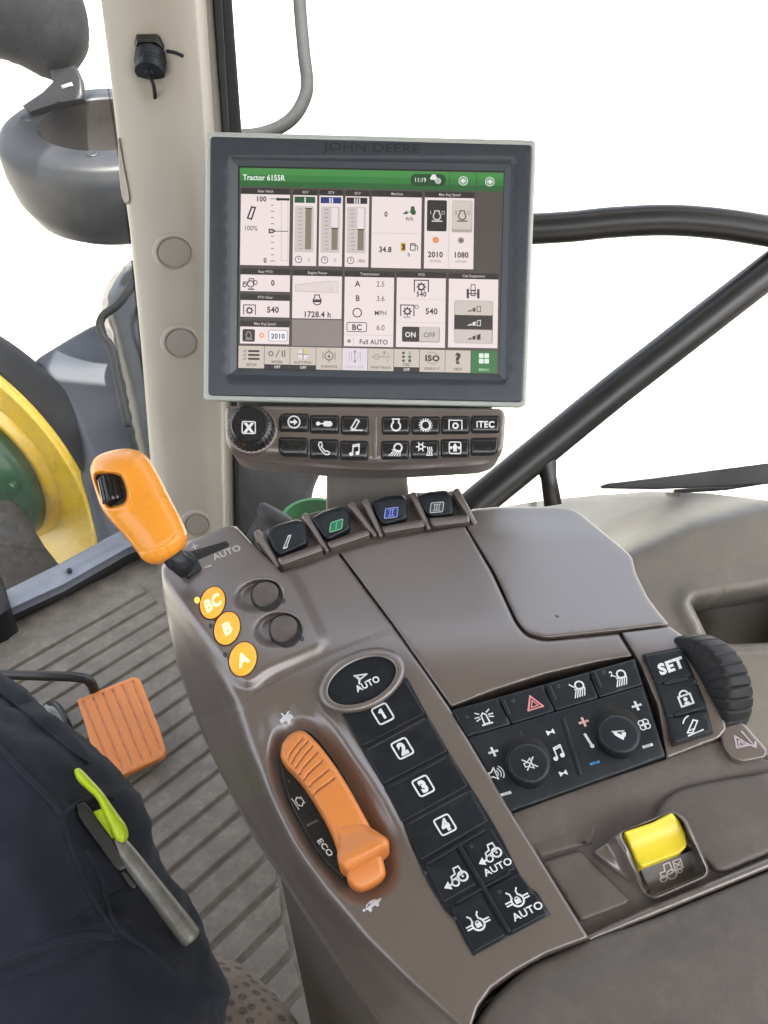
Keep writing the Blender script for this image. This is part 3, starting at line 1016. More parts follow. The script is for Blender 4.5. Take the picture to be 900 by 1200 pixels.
ha = D(326, 598, 1.60) - D(302, 640, 1.60); hl = np.linalg.norm(ha)
V, Fc = lathe_mesh(D(302, 640, 1.60), ha, [(0.030, -0.02), (0.031, hl * 0.55), (0.027, hl * 0.62), (0.036, hl * 0.70), (0.037, hl * 0.95), (0.03, hl * 1.0), (0, hl)], 32)
obj('filler_hose', V, Fc, M['rubber'], tk)

# ------------------------------------------------------------------ pedal and floor bracket
FPd = Frame(D(140, 850, 1.36), ncam(0.05, 0.55, 0.83))
pe = thing('accelerator_pedal', 'worn orange ribbed pedal pad on a bent black arm over the mat', 'pedal', D(140, 850, 1.36))
PDL = roundpoly([(90, 820), (157, 793), (164, 796), (180, 838), (184, 846), (194, 880), (191, 888), (140, 911), (118, 915), (100, 850)], [3, 3, 3, 4, 4, 4, 4, 3, 8, 4])
gdir = np.array([0.385, 0.923]); gn = np.array([0.923, -0.385])
def pd_h(P):
    u = (P - np.array([90, 820])) @ gn
    k = (u / 12.4) % 1.0
    inner = sstep(sd(P, PDL), 3, 6)
    return 0.006 - 0.003 * inner * 1.6 * np.exp(-((k - 0.5) / 0.10) ** 2)
sculpt('pedal_pad', FPd, PDL, M['pedal'], pe, h=pd_h, edge=(3, 0.003), spacing=2.3, skirt=0.012)
P = curve3([D(-60, 789, 1.36), D(-20, 790, 1.36), D(50, 792, 1.36), D(92, 794, 1.37), D(106, 800, 1.38), D(113, 818, 1.40), D(118, 840, 1.42)], 48)
V, Fc = tube_mesh(P, 0.0085, 12)
obj('pedal_arm', V, Fc, M['rail'], pe)
br = thing('floor_bracket', 'small steel floor bracket with wire loops beside the trouser leg', 'bracket', HF.K(60, 850))
FBk = Frame(HF.K(60, 845) + np.array([0, 0, 0.02]), (0, 0, 1))
sculpt('plate', FBk, roundpoly([(34, 836), (60, 822), (74, 834), (82, 852), (79, 866), (60, 870), (44, 852)], 4), M['barrel'], br, h=0.0, edge=(3, 0.003), spacing=5, skirt=0.02)
for cx, cy, a, b in ((44, 832, 7, 7.5), (57, 847, 6, 6.5)):
    e = ellipse(cx, cy, a, b, 0.2, 20); e = np.vstack([e, e[:1]])
    V, Fc = tube_mesh(FBk.K(e[:, 0], e[:, 1], 0.012), 0.0022, 8)
    obj('wire_loop', V, Fc, M['barrel'], br)
P = curve3([FBk.K(58, 824, 0.01), FBk.K(66, 826, 0.022), FBk.K(76, 840, 0.022), FBk.K(82, 853, 0.008)], 16)
V, Fc = tube_mesh(P, 0.005, 10)
obj('clip', V, Fc, M['rail'], br)

# ------------------------------------------------------------------ seat
st = thing('driver_seat', 'taupe patterned seat cushion edge beside the trouser leg', 'seat', (-0.2, 0.2, 1.48))
FSt = Frame((0, 0, 1.505), (0, 0, 1))
SEAT = [(60, 1060), (225, 1108), (252, 1117), (283, 1130), (312, 1155), (338, 1181), (354, 1206), (366, 1260), (366, 1420), (40, 1420)]
def seat_h(P):
    d = sd(P, SEAT)
    return -0.055 * (1 - np.sqrt(np.clip(1 - (1 - np.clip(d / 60, 0, 1)) ** 2, 0, 1)))
sculpt('cushion', FSt, SEAT, M['seat'], st, h=seat_h, edge=(0, 0), spacing=5, skirt=0.12)

# ------------------------------------------------------------------ the driver's leg
SIL = np.array([(268, 1330), (262, 1230), (258, 1165), (253, 1136), (243, 1108), (222, 1070), (196, 1032), (173, 986), (157, 946), (138, 911), (116, 891), (72, 866), (24, 820), (-30, 792), (-90, 764), (-150, 740)], float)
tt = np.linspace(0.585, 0.74, len(SIL))
rp = np.interp(np.arange(len(SIL)), [0, 5, 10, 15], [175, 158, 140, 118])
SIL = SIL + np.array([-15, 3])
nd = np.array([-0.82, 0.57])
nd = np.array([nd if i > 3 else np.array([-0.97, 0.25]) * (1 - i / 4) + nd * (i / 4) for i in range(len(SIL))])
cen = SIL + nd * rp[:, None]
pts = [D(c[0], c[1], t) for c, t in zip(cen, tt)]
rad = list(rp * tt / F)
hip = np.array([-0.20, 0.02, 1.60])
chain = [(np.array([-0.16, -0.26, 2.05]), 0.12), (np.array([-0.17, -0.24, 1.95]), 0.16), (np.array([-0.18, -0.20, 1.78]), 0.16), (np.array([-0.20, -0.10, 1.65]), 0.15)]
kn = pts[-1]
dirk = pts[-1] - pts[-3]; dirk /= np.linalg.norm(dirk)
tail = [(kn + dirk * 0.05 + np.array([0, 0, -0.01]), 0.078), (kn + dirk * 0.10 + np.array([0, 0, -0.06]), 0.072), (kn + dirk * 0.11 + np.array([0, 0, -0.16]), 0.066), (kn + dirk * 0.09 + np.array([0, 0, -0.30]), 0.062), (kn + dirk * 0.09 + np.array([0, 0.0, -0.38]), 0.05)]
path = [c for c, _ in chain] + pts + [c for c, _ in tail]
rads = [r for _, r in chain] + rad + [r for _, r in tail]
path = np.array(path)
idx = np.linspace(0, len(path) - 1, 190)
Pp = np.array([np.interp(idx, np.arange(len(path)), path[:, k]) for k in range(3)]).T
Rp = np.interp(idx, np.arange(len(path)), rads)
for _ in range(2):
    Pp[1:-1] = 0.25 * Pp[:-2] + 0.5 * Pp[1:-1] + 0.25 * Pp[2:]
V, Fc = tube_mesh(Pp, Rp, 110)
cl = np.repeat(Pp, 110, 0)
FOLDS = [([(-40, 230), (60, 350), (150, 445), (185, 495)], 11, 0.0045), ([(190, 500), (225, 620), (300, 770), (340, 830)], 9, 0.0035), ([(340, 830), (420, 870), (520, 960), (640, 1010)], 12, 0.005),
         ([(0, 910), (120, 850), (330, 830)], 12, 0.0045), ([(60, 150), (180, 270), (330, 380)], 8, 0.0035), ([(60, 1050), (300, 965), (560, 985)], 16, -0.006), ([(-40, 1010), (120, 975), (260, 900)], 14, -0.004), ([(-60, 560), (40, 640), (120, 790)], 18, 0.005), ([(185, 495), (250, 440), (330, 425), (380, 450)], 7, 0.003), ([(400, 560), (480, 700), (560, 800)], 10, -0.003)]
FOLDS = [(smoothpoly(Z(q, 0, 760, 2.5), 2, closed=False), w, a) for q, w, a in FOLDS]
dv = np.asarray(V) - CAM
dep = np.maximum(0.05, dv @ CF)
pxl = np.stack([450 + F * (dv @ CX) / dep, 600 - F * (dv @ CU) / dep], 1)
facing = np.einsum('ij,ij->i', np.asarray(V) - cl, -dv) > 0
fold = sum(a * np.exp(-(segdist(pxl, q, False) / w) ** 2) for q, w, a in FOLDS) * facing
VV = []
for v, c, fo in zip(V, cl, fold):
    d = v - c; L = np.linalg.norm(d); d = d / max(L, 1e-6)
    f = noise.fractal(Vector(v * np.array([9, 14, 14])), 0.7, 2.2, 4) * 0.007 + noise.noise(Vector(v * 3.1)) * 0.006
    f += 0.0035 * noise.noise(Vector((v[0] * 26 + v[1] * 14, v[1] * 22 - v[0] * 12, v[2] * 9)))
    f += 0.0026 * math.sin(30 * (v[0] * 0.8 - v[1] * 0.6) + 6 * noise.noise(Vector(v * 7)))
    VV.append(v + d * (f + fo))
person = obj('person', VV, Fc, M['cloth'], origin=path[0])
tag(person, 'seated person in dark navy work trousers with a tool clipped to the pocket', 'person')
bvh = BVHTree.FromPolygons([Vector(v) for v in VV], Fc)
def onleg(px, py, off=0.0, deft=0.6):
    r = ray(px, py); L = np.linalg.norm(r)
    hit = bvh.ray_cast(Vector(CAM), Vector(r / L))
    t = (hit[3] / L) if hit[0] is not None else deft
    return CAM + r * (t - off)
def seam(pts, rad=0.0011, off=0.0006):
    q = smoothpoly(pts, 2, closed=False)
    dense = []
    for a, b in zip(q[:-1], q[1:]):
        k = max(1, int(np.hypot(*(b - a)) / 4))
        dense += [a + (b - a) * i / k for i in range(k)]
    dense.append(q[-1])
    P = np.array([onleg(x, y, off) for x, y in dense])
    for _ in range(2):
        P[1:-1] = 0.25 * P[:-2] + 0.5 * P[1:-1] + 0.25 * P[2:]
    V, Fc = tube_mesh(P, rad, 8)
    return obj('seam', V, Fc, M['cloth'], person)
seam(Z([(-60, 210), (0, 285), (60, 358), (150, 445), (182, 492)], 0, 760, 2.5), 0.0024, 0.0004)
seam(Z([(182, 492), (200, 555), (222, 620), (262, 722), (298, 770)], 0, 760, 2.5), 0.0016, 0.0006)
seam(Z([(250, 590), (288, 648), (308, 735), (338, 820), (420, 868), (515, 950)], 0, 760, 2.5), 0.0018, 0.0006)
seam(Z([(182, 492), (225, 450), (300, 430), (330, 440)], 0, 760, 2.5), 0.0022, 0.0004)
seam(Z([(-10, 125), (110, 215), (200, 300), (260, 335)], 0, 760, 2.5), 0.0018, 0.0006)
seam(Z([(298, 770), (330, 822), (345, 835)], 0, 760, 2.5), 0.0016, 0.0006)
seam(Z([(340, 840), (180, 850), (60, 900), (-20, 930)], 0, 760, 2.5), 0.0030, 0.0)

tl = thing('pocket_tool', 'clip tool with lime clip, black bar and scuffed grey handle on the trouser pocket', 'tool', onleg(160, 1010, 0.01))
P = [onleg(*Z([q], 0, 760, 2.5)[0], off) for q, off in (((340, 560), 0.012), ((372, 600), 0.015), ((415, 660), 0.016), ((470, 730), 0.016), ((520, 795), 0.015), ((552, 838), 0.013), ((566, 856), 0.012))]
P = np.array(P)
for _ in range(2): P[1:-1] = 0.25 * P[:-2] + 0.5 * P[1:-1] + 0.25 * P[2:]
P = curve3(P, 36)
rr = np.interp(np.linspace(0, 1, len(P)), [0, 0.15, 0.5, 0.8, 0.93, 0.985, 1.0], [0.0055, 0.0066, 0.0075, 0.0082, 0.0080, 0.0058, 0.0030])
V, Fc = tube_mesh(P, rr, 20)
obj('handle', V, Fc, M['barrel'], tl)
c = P[-1]
V, Fc = lathe_mesh(c - (P[-1] - P[-3]) / np.linalg.norm(P[-1] - P[-3]) * 0.001 + np.array([0, 0, 0.003]), CAM - c, [(0.0018, 0), (0.0018, 0.001), (0, 0.001)], 12)
obj('end_hole', V, Fc, M['gap'], tl)
# lime clip, swelling towards the handle
cp = onleg(118, 950, 0.016)
FCl = Frame(cp, (CAM - cp))
LC = smoothpoly(Z([(216, 360), (222, 350), (236, 350), (262, 378), (300, 418), (325, 455), (350, 490), (372, 520), (378, 548), (368, 570), (352, 573), (335, 560), (322, 525), (300, 478), (285, 440), (245, 405), (225, 385)], 0, 760, 2.5), 2)
sculpt('lime_clip', FCl, LC, M['lime'], tl, h=inflate(LC, 0.005, 9), edge=(0, 0), spacing=2.5, skirt=0, back=inflate(LC, 0.005, 9))
LB = roundpoly(Z([(272, 478), (300, 468), (325, 520), (345, 572), (330, 572), (300, 540)], 0, 760, 2.5), 2)
sculpt('lime_body', FCl, LB, M['lime'], tl, h=-0.002, edge=(2, 0.002), spacing=4, skirt=0.006)
BB = roundpoly(Z([(224, 458), (246, 450), (262, 468), (362, 602), (378, 632), (372, 645), (352, 655), (338, 648), (242, 512), (226, 488)], 0, 760, 2.5), 2)
sculpt('black_bar', FCl, BB, M['rail'], tl, h=0.003, edge=(2.5, 0.002), spacing=4, skirt=0.012)
NB = roundpoly(Z([(350, 655), (366, 646), (402, 690), (400, 704), (388, 708), (378, 700)], 0, 760, 2.5), 2)
sculpt('black_tip', FCl, NB, M['rail'], tl, h=0.001, edge=(2, 0.002), spacing=4, skirt=0.008)


# ------------------------------------------------------------------ the armrest console
con = thing('armrest_console', 'brown armrest control console full of black keypads beside the driver', 'console', FC.K(560, 900, -0.12))

def BASE(P):
    P = np.asarray(P, float)
    t = np.clip((800 - P[:, 1]) / 80, 0, None)           # eases in between the keypads and the upper panels
    return -0.00028 * np.where(t < 1, 40 * t * t, 760 - P[:, 1])

# shell: shift pod, left flank and keypad surround
SHELL = [(189, 664), (205, 648), (222, 634), (268, 616), (277, 617), (297, 639), (324, 665), (330, 671), (362, 661), (396, 648), (430, 694), (463, 737), (500, 790), (531, 836),
         (560, 886), (598, 950), (650, 1034), (690, 1099), (640, 1118), (604, 1138), (576, 1158), (560, 1180), (552, 1205), (546, 1262),
         (500, 1266), (455, 1203), (400, 1128), (356, 1062), (330, 1021), (290, 962), (262, 912), (240, 868), (222, 822), (208, 780), (199, 740), (191, 695)]
POD = roundpoly([(188, 672), (222, 630), (268, 612), (280, 612), (328, 664), (343, 684), (358, 716), (376, 754), (313, 781), (288, 800), (240, 738)], 10)
SHOULDER = [(186, 668), (196, 684), (222, 727), (252, 775), (278, 824), (296, 880), (316, 928), (344, 985), (384, 1045), (430, 1100), (480, 1150), (540, 1205), (600, 1290), (1100, 1290), (1100, 400), (186, 400)]
SLOT = smoothpoly([(354, 853), (369, 862), (392, 892), (410, 922), (429, 961), (446, 990), (453, 1024), (441, 1038), (425, 1046), (406, 1034), (385, 1011), (369, 992), (344, 947), (333, 918), (327, 886), (333, 864)], 2)
RIDGE = [(374, 830), (383, 840), (400, 862), (417, 888), (434, 912), (450, 938), (466, 968), (482, 1004), (496, 1035), (505, 1060)]
SEAM = [(278, 844), (281, 828), (300, 811), (340, 789), (388, 767), (463, 737)]
def shell_h(P):
    h = BASE(P)
    h = h + 0.0060 * (0.75 * np.clip((sd(P, POD) + 13) / 13, 0, 1) + 0.25 * sstep(sd(P, POD), -15, 2))
    ds = -sd(P, SHOULDER)
    dd = np.maximum(0, ds + 8)
    h = h - 0.00105 * dd * sstep(dd, 0, 30)
    sl = sd(P, SLOT)
    h = h - 0.0085 * sstep(sl, -20, 3)
    h = h + 0.0036 * np.exp(-(segdist(P, RIDGE, False) / 6.5) ** 2) * sstep(-P[:, 1], -1030, -930) * sstep(P[:, 1], 815, 850)
    h = h - 0.003 * np.exp(-(((P[:, 0] - 335) / 13) ** 2 + ((P[:, 1] - 838) / 15) ** 2))
    h = h + 0.0022 * np.exp(-(((P[:, 0] - 314) / 9) ** 2 + ((P[:, 1] - 858) / 20) ** 2))
    h = h - 0.0011 * np.exp(-(segdist(P, SEAM, False) / 1.3) ** 2)
    # dished plates of the two round buttons
    for cx, cy, a, b, an in ((303, 697, 29, 19, -0.25), (325, 737, 29, 21, -0.2)):
        u = (P[:, 0] - cx) * math.cos(an) + (P[:, 1] - cy) * math.sin(an)
        v = -(P[:, 0] - cx) * math.sin(an) + (P[:, 1] - cy) * math.cos(an)
        q = np.sqrt((u / a) ** 2 + (v / b) ** 2)
        h = h - 0.0085 * (1 - sstep(q, 0.70, 1.02))
    return h
shell = sculpt('side_shell', FC, SHELL, M['brown'], con, h=shell_h, edge=(4, 0.002), spacing=3.4, skirt=0.05)

# under-body and post that carry the console down to the floor
ub = [(262, 700), (320, 665), (560, 625), (690, 628), (765, 745), (870, 860), (905, 890), (980, 960), (980, 1280), (580, 1275), (490, 1210), (440, 1125), (385, 1030), (330, 930), (290, 850)]
T = FC.K(*np.array(ub, float).T, -0.062)
V, Fc = prism_mesh(T, -FC.n * 0.10)
obj('under_body', V, Fc, M['brown_dark'], con, smooth=False)
post_top = np.array([(320, 985), (470, 1200), (640, 1250), (620, 1000), (420, 900)], float)
T = FC.K(post_top[:, 0], post_top[:, 1], -0.11)
Bt = T.copy(); Bt[:, 2] = FLOOR_Z
Bt[:, 0] += 0.03
n = len(T)
obj('pedestal', np.vstack([T, Bt]), [tuple(range(n)), tuple(range(2 * n - 1, n - 1, -1))] + [(i, (i + 1) % n, n + (i + 1) % n, n + i) for i in range(n)], M['brown_dark'], con, smooth=False)

# upper panels
TOPP = [(399, 648), (432, 638), (470, 629), (544, 616), (553, 631), (577, 672), (604, 730), (616, 745), (638, 751), (725, 742), (742, 769), (700, 776), (640, 790), (580, 809), (529, 829), (498, 785), (465, 737)]
sculpt('top_panel', FC, roundpoly(TOPP, [2, 3, 3, 3, 8, 8, 8, 8, 8, 3, 3, 3, 3, 3, 3, 3, 3]), M['brown'], con, h=lambda P: BASE(P) + 0.0018 - 0.006 * sstep(P[:, 0] * 0.25 + P[:, 1], 860, 990) * 0.6, edge=(4, 0.0022), spacing=7, skirt=0.02)
LID = [(547, 618), (556, 632), (580, 671), (606, 728), (618, 742), (639, 748), (726, 739), (784, 732), (776, 722), (760, 702), (745, 672), (741, 654), (736, 648), (684, 605), (672, 597), (655, 594), (584, 594), (552, 597)]
sculpt('storage_lid', FC, roundpoly(LID, [3, 8, 8, 8, 8, 8, 3, 2, 4, 6, 6, 6, 6, 8, 6, 8, 4, 3]), M['brown'], con, h=lambda P: BASE(P) + 0.0030 - 0.007 * sstep(-P[:, 1], -632, -596), edge=(4, 0.0025), spacing=7, skirt=0.03)
sculpt('lid_mark', FC, ellipse(653, 722, 2.6, 1.3, 0.5, 10), M['brown_dark'], con, h=lambda P: BASE(P) + 0.0034, edge=(1, 0.0002), spacing=3, skirt=0.0006)
FRM = [(728, 741), (784, 734), (800, 745), (820, 762), (841, 799), (850, 841), (851, 855), (843, 865), (781, 889), (771, 828), (747, 771)]
def frm_h(P):
    return BASE(P) + 0.0015 - 0.008 * sstep(P[:, 1] - 0.25 * (P[:, 0] - 740), 740, 880) - 0.010 * sstep(P[:, 0] - 0.52 * (P[:, 1] - 740), 792, 812)
sculpt('dial_surround', FC, roundpoly(FRM, 3), M['brown'], con, h=frm_h, edge=(3, 0.0018), spacing=5, skirt=0.03)
# light and radio panel
LP_ = [(530, 832), (744, 772), (781, 887), (597, 953)]
def lp_h(P):
    a = (P[:, 1] - 832 + 0.279 * (P[:, 0] - 530))
    return 0.0008 - 0.010 * np.clip(a / 140, 0, 1)
sculpt('radio_plate', FC, LP_, M['gap'], con, h=lambda P: lp_h(P) - 0.003, edge=(0, 0), spacing=20, skirt=0.02)
TRAY = [(597, 954), (690, 920), (781, 889), (845, 866), (862, 884), (905, 892), (980, 868), (980, 985), (900, 1018), (764, 1077), (689, 1101), (640, 1022)]
def tray_h(P):
    a = (P[:, 1] - 954 + 0.36 * (P[:, 0] - 597))
    return -0.0095 - 0.004 * sstep(a, 0, 70)
sculpt('tray', FC, TRAY, M['brown_rough'], con, h=tray_h, edge=(2, 0.001), spacing=7, skirt=0.02)
sculpt('tray_lid', FC, roundpoly([(764, 964), (776, 938), (798, 923), (850, 912), (980, 893), (980, 966), (900, 1001), (850, 1022), (838, 1021), (826, 1008)], 12), M['brown_rough'], con, h=-0.0075, edge=(7, 0.004), spacing=8, skirt=0.01)
sculpt('tray_pad', FC, roundpoly([(634, 1010), (680, 996), (698, 1014), (738, 1054), (735, 1060), (680, 1081)], 6), M['brown_rough'], con, h=-0.0095, edge=(5, 0.003), spacing=7, skirt=0.01)
sculpt('tray_pad', FC, roundpoly([(605, 966), (668, 944), (700, 962), (694, 990), (680, 992), (632, 1005)], 5), M['brown_rough'], con, h=-0.0123, edge=(5, 0.002), spacing=7, skirt=0.01)
sculpt('tray_lip', FC, roundpoly([(686, 1096), (764, 1060), (900, 1004), (980, 972), (980, 988), (900, 1019), (764, 1075), (690, 1104)], 3), M['brown'], con, h=-0.0065, edge=(6, 0.004), spacing=6, skirt=0.02)
sculpt('tray_hole', FC, ellipse(685, 987, 2.2, 2.2, 0, 10), M['gap'], con, h=-0.0105, edge=(0, 0), spacing=3, skirt=0.001)
PAD = [(552, 1210), (562, 1191), (577, 1170), (614, 1134), (687, 1101), (764, 1076), (900, 1020), (990, 982), (990, 1300), (556, 1300)]
sculpt('armrest_pad', FC, roundpoly(PAD, [10, 10, 10, 20, 20, 20, 10, 2, 2, 2]), M['pad'], con, h=lambda P: -0.006 + 0.004 * sstep(sd(P, PAD), 0, 60), edge=(8, 0.0055), spacing=9, skirt=0.03)

# --- keypad of the work buttons
kx, ky = np.array([0.885, -0.440]), np.array([0.515, 0.857])      # across and down the keypad, in pixels
KP = [(398, 832), (470, 790), (478, 795), (501, 838), (527, 882), (552, 922), (571, 952), (590, 985), (606, 1018), (616, 1036), (630, 1046), (640, 1062), (645, 1072), (555, 1120), (546, 1106), (532, 1078), (520, 1066), (502, 1036), (490, 1010), (470, 968), (448, 921), (424, 878)]
sculpt('keypad_plate', FC, KP, M['black'], con, h=lambda P: shell_h(P) * 0 + 0.0009, edge=(1.5, 0.0005), spacing=8, skirt=0.004)
def key(name, poly, h, items=None, c=None, size=12, ex=kx, ey=-ky, m='black', ink=(225, 230, 232), parent=con, edge=(2.5, 0.0008), hf=None, r=2.5, lab=None, sy=1.0, spacing=9):
    hh = (lambda P: hf(P) + h) if hf else h
    o = sculpt(name, FC, roundpoly(poly, r, 3), M[m], parent, h=hh, edge=edge, spacing=spacing, skirt=0.004)
    if lab:
        part_label(o, lab)
    if items:
        hi = (lambda P: hf(P) + h + 0.00025) if hf else h + 0.00025
        printed('icon', FC, items, c, np.asarray(ex) * size, np.asarray(ey) * size * sy, paint(*ink), o, hi)
    return o
def numkey(d):
    return [('r', -0.92, -1, 0.92, 1, 0.4, 0.18)] + ([('p', [(-0.12, -0.55), (0.16, -0.55), (0.16, 0.58), (-0.06, 0.58), (-0.36, 0.32), (-0.26, 0.1), (-0.12, 0.2)])] if d == '1' else [('t', d, 0, 0.0, 1.1, 0.07, 0.9)])
key('button', [(402, 839), (476, 798), (498, 836), (424, 875)], 0.0018, numkey('1'), (448.5, 836.5), 11.5, lab='black button marked 1')
key('button', [(427, 881), (501, 841), (524, 880), (449, 919)], 0.0018, numkey('2'), (471.5, 877), 11.5, lab='black button marked 2')
key('button', [(450, 923), (526, 883), (548, 921), (471, 964)], 0.0018, numkey('3'), (496, 921), 11.5, lab='black button marked 3')
key('button', [(473, 969), (552, 926), (572, 962), (494, 1008)], 0.0018, numkey('4'), (521.5, 966.5), 11.5, lab='black button marked 4')
tractor = [('lc', [(-0.15, 0.0), (-0.1, 0.32), (0.35, 0.42), (0.45, 0.9), (0.95, 0.9), (1.0, 0.2)], 0.14), ('o', 0.85, -0.05, 0.42, 0.17), ('d', 0.85, -0.05, 0.1), ('o', 0.0, -0.28, 0.3, 0.15), ('l', [(0.3, -0.25), (0.5, -0.25)], 0.16),
           ('p', [(-1.15, -0.28), (-0.55, 0.12), (-0.55, -0.68)]), ('l', [(-0.6, -0.28), (-0.3, -0.28)], 0.2)]
difflock = [('a', 0, -0.1, 0.62, 0.2, 2.2, 7.2), ('l', [(-0.42, 0.35), (-0.42, 0.75), (-0.62, 1.0)], 0.16), ('l', [(0.3, 0.45), (0.3, 0.8), (0.5, 1.05)], 0.16),
            ('l', [(-1.2, 0.08), (-0.7, 0.08)], 0.16), ('l', [(-1.2, -0.22), (-0.7, -0.22)], 0.16), ('l', [(0.7, 0.08), (1.2, 0.08)], 0.16), ('l', [(0.7, -0.22), (1.2, -0.22)], 0.16),
            ('p', [(-0.3, -0.42), (0.3, -0.42), (0.3, 0.05), (-0.3, 0.05)]), ('a', 0, 0.05, 0.2, 0.1, 0, math.pi)]
ux = kx * 0.98
key('button', [(497, 1012), (533, 993), (558, 1036), (520, 1058)], 0.0018, tractor, (532, 1031), 13.5, ex=ux, lab='black button with tractor and arrow icon')
key('button', [(541, 989), (575, 970), (604, 1018), (565, 1037)], 0.0018, tractor + [('t', 'AUTO', 0.25, -1.25, 0.62, 0.02, 1.05)], (572, 1003), 13, ex=ux, lab='black button with tractor icon and the word AUTO')
key('button', [(528, 1064), (562, 1044), (592, 1096), (556, 1116)], 0.0018, difflock, (560, 1082), 12, ex=ux, lab='black button with axle lock icon')
key('button', [(570, 1041), (608, 1023), (628, 1049), (641, 1071), (600, 1093)], 0.0018, difflock + [('t', 'AUTO', 0.3, -1.45, 0.72, 0.02, 1.05)], (606, 1054), 12, ex=ux, lab='black button with axle lock icon and the word AUTO')
# raised bars between the keys
def bar(a, b, w, h, m='black', parent=con, fr=FC, name='divider', skirt=0.003):
    a = np.array(a, float); b = np.array(b, float)
    d = (b - a) / np.linalg.norm(b - a); nn = np.array([-d[1], d[0]]) * w / 2
    return sculpt(name, fr, roundpoly([a - nn, b - nn, b + nn, a + nn], w * 0.5, 3), M[m], parent, h=h, edge=(w * 0.45, 0.0007), spacing=8, skirt=skirt)
bar((455, 922), (522, 887), 4, 0.0026)
bar((500, 1012), (568, 972), 4, 0.0026)
bar((538, 990), (597, 1092), 5, 0.0030)
bar((534, 1058), (598, 1022), 4, 0.0026)
for px, py in ((498, 1023), (552, 992), (533, 1076), (585, 1045)):
    sculpt('indicator', FC, ellipse(px, py, 2.6, 2.6, 0, 10), M['leddark'], con, h=0.0022, edge=(1, 0.0002), spacing=3, skirt=0.0006)
for a, b in (((430, 879), (498, 842)), ((478, 966), (548, 928)), ((500, 1017), (530, 1000)), ((536, 1064), (566, 1046)), ((575, 1041), (600, 1028)), ((545, 996), (562, 1032))):
    bar(a, b, 1.6, 0.0012, 'grime', name='dirt_line', skirt=0.0006)
# oval button
oa = -0.44
sculpt('button_ring', FC, ellipse(424, 797, 54, 34, oa, 56), M['brown'], con, h=0.0062, edge=(8, 0.004), spacing=5, skirt=0.008, holes=[ellipse(424, 797, 43, 25, oa, 48)])
ov = sculpt('oval_button', FC, ellipse(424, 797, 44.5, 26.5, oa, 56), M['black'], con, h=0.0042, edge=(4, 0.0012), spacing=8, skirt=0.006)
printed('icon', FC, [('lc', [(-0.55, 1.05), (0.75, 0.62), (-0.22, 0.42)], 0.16), ('p', [(-0.6, 1.1), (-0.2, 0.9), (-0.1, 0.45), (-0.5, -0.1), (-0.62, 0.05), (-0.38, 0.42)]), ('t', 'AUTO', 0.28, -0.38, 0.66, 0.03, 0.98)], (426, 799), kx * 10.6, -ky * 10.6, paint(230, 234, 235), ov, 0.0045)

# --- lights and radio panel
lx, ly = np.array([0.955, -0.285]), np.array([0.42, 0.90])
def lpq(u0, v0, u1, v1):
    """part of the panel in its own 0..1 coordinates"""
    A, B, C_, D_ = map(np.array, ((530.5, 832.5), (743.5, 772.5), (780, 886.5), (597.5, 952)))
    f = lambda u, v: (A * (1 - u) + B * u) * (1 - v) + (D_ * (1 - u) + C_ * u) * v
    return [f(u0, v0), f(u1, v0), f(u1, v1), f(u0, v1)]
beacon = [('lc', [(-0.35, -0.75), (-0.3, 0.35), (0.0, 0.62), (0.3, 0.35), (0.35, -0.75)], 0.17), ('l', [(-0.6, -0.85), (0.6, -0.85)], 0.2)] + [('l', [(0.62 * c, 0.25 + 0.62 * s), (1.1 * c, 0.25 + 1.0 * s)], 0.14) for c, s in ((1, 0), (0.8, 0.6), (-0.8, 0.6), (-1, 0), (0.95, -0.4), (-0.95, -0.4))]
hazard = [('lc', [(-0.95, -0.7), (0.95, -0.7), (0, 0.95)], 0.2), ('lc', [(-0.45, -0.42), (0.45, -0.42), (0, 0.35)], 0.14)]
lampi = [('o', 0.35, 0.35, 0.5, 0.2)] + [('l', [(-0.3 + 0.28 * k, -0.2), (-0.75 + 0.3 * k, -1.0)], 0.13) for k in range(5)] + [('l', [(-0.35, 0.0), (0.8, -0.1)], 0.16)]
lamp1 = lampi + [('l', [(-0.75, 0.75), (-0.35, 0.3)], 0.16)]
lamp2 = lampi + [('t', '2', -0.75, 0.75, 0.6, 0.02), ('l', [(-0.6, 0.4), (-0.35, 0.2)], 0.12)]
for (u0, u1, it, c, ink, lb) in ((0.0, 0.247, beacon, (568, 841), (225, 230, 232), 'black button with beacon icon'), (0.253, 0.497, hazard, (625, 824), (226, 150, 150), 'black button with red hazard triangle'),
                                 (0.503, 0.747, lamp1, (677, 807), (225, 230, 232), 'black button with first work lamp icon'), (0.753, 1.0, lamp2, (726, 794), (225, 230, 232), 'black button with second work lamp icon')):
    key('button', lpq(u0, 0.0, u1, 0.262), 0.0014, it, c, 9.6, ex=lx, ey=-ly, m='black2', ink=ink, hf=lp_h, lab=lb)
for a, b in (((589, 820), (597, 838)), ((643, 803), (651, 821)), ((696, 788), (704, 806))):
    bar(a, b, 4.5, lambda P: lp_h(P) + 0.0028, 'black2')
for px, py in ((547, 840), (601, 821), (654, 804), (707, 788)):
    sculpt('indicator', FC, ellipse(px, py, 2.6, 2.6, 0, 10), M['leddark'], con, h=lambda P: lp_h(P) + 0.0018, edge=(1, 0.0002), spacing=3, skirt=0.0006)
low = sculpt('radio_keys', FC, roundpoly(lpq(0.0, 0.268, 1.0, 1.0), 2.5, 3), M['black2'], con, h=lambda P: lp_h(P) + 0.0012 + 0.0015 * np.exp(-((P[:, 1] - 900 + 0.3 * (P[:, 0] - 660)) / 22) ** 2), edge=(3, 0.001), spacing=7, skirt=0.004)
lk = lambda P: lp_h(P) + 0.0012 + 0.0015 * np.exp(-((P[:, 1] - 900 + 0.3 * (P[:, 0] - 660)) / 22) ** 2) + 0.0004
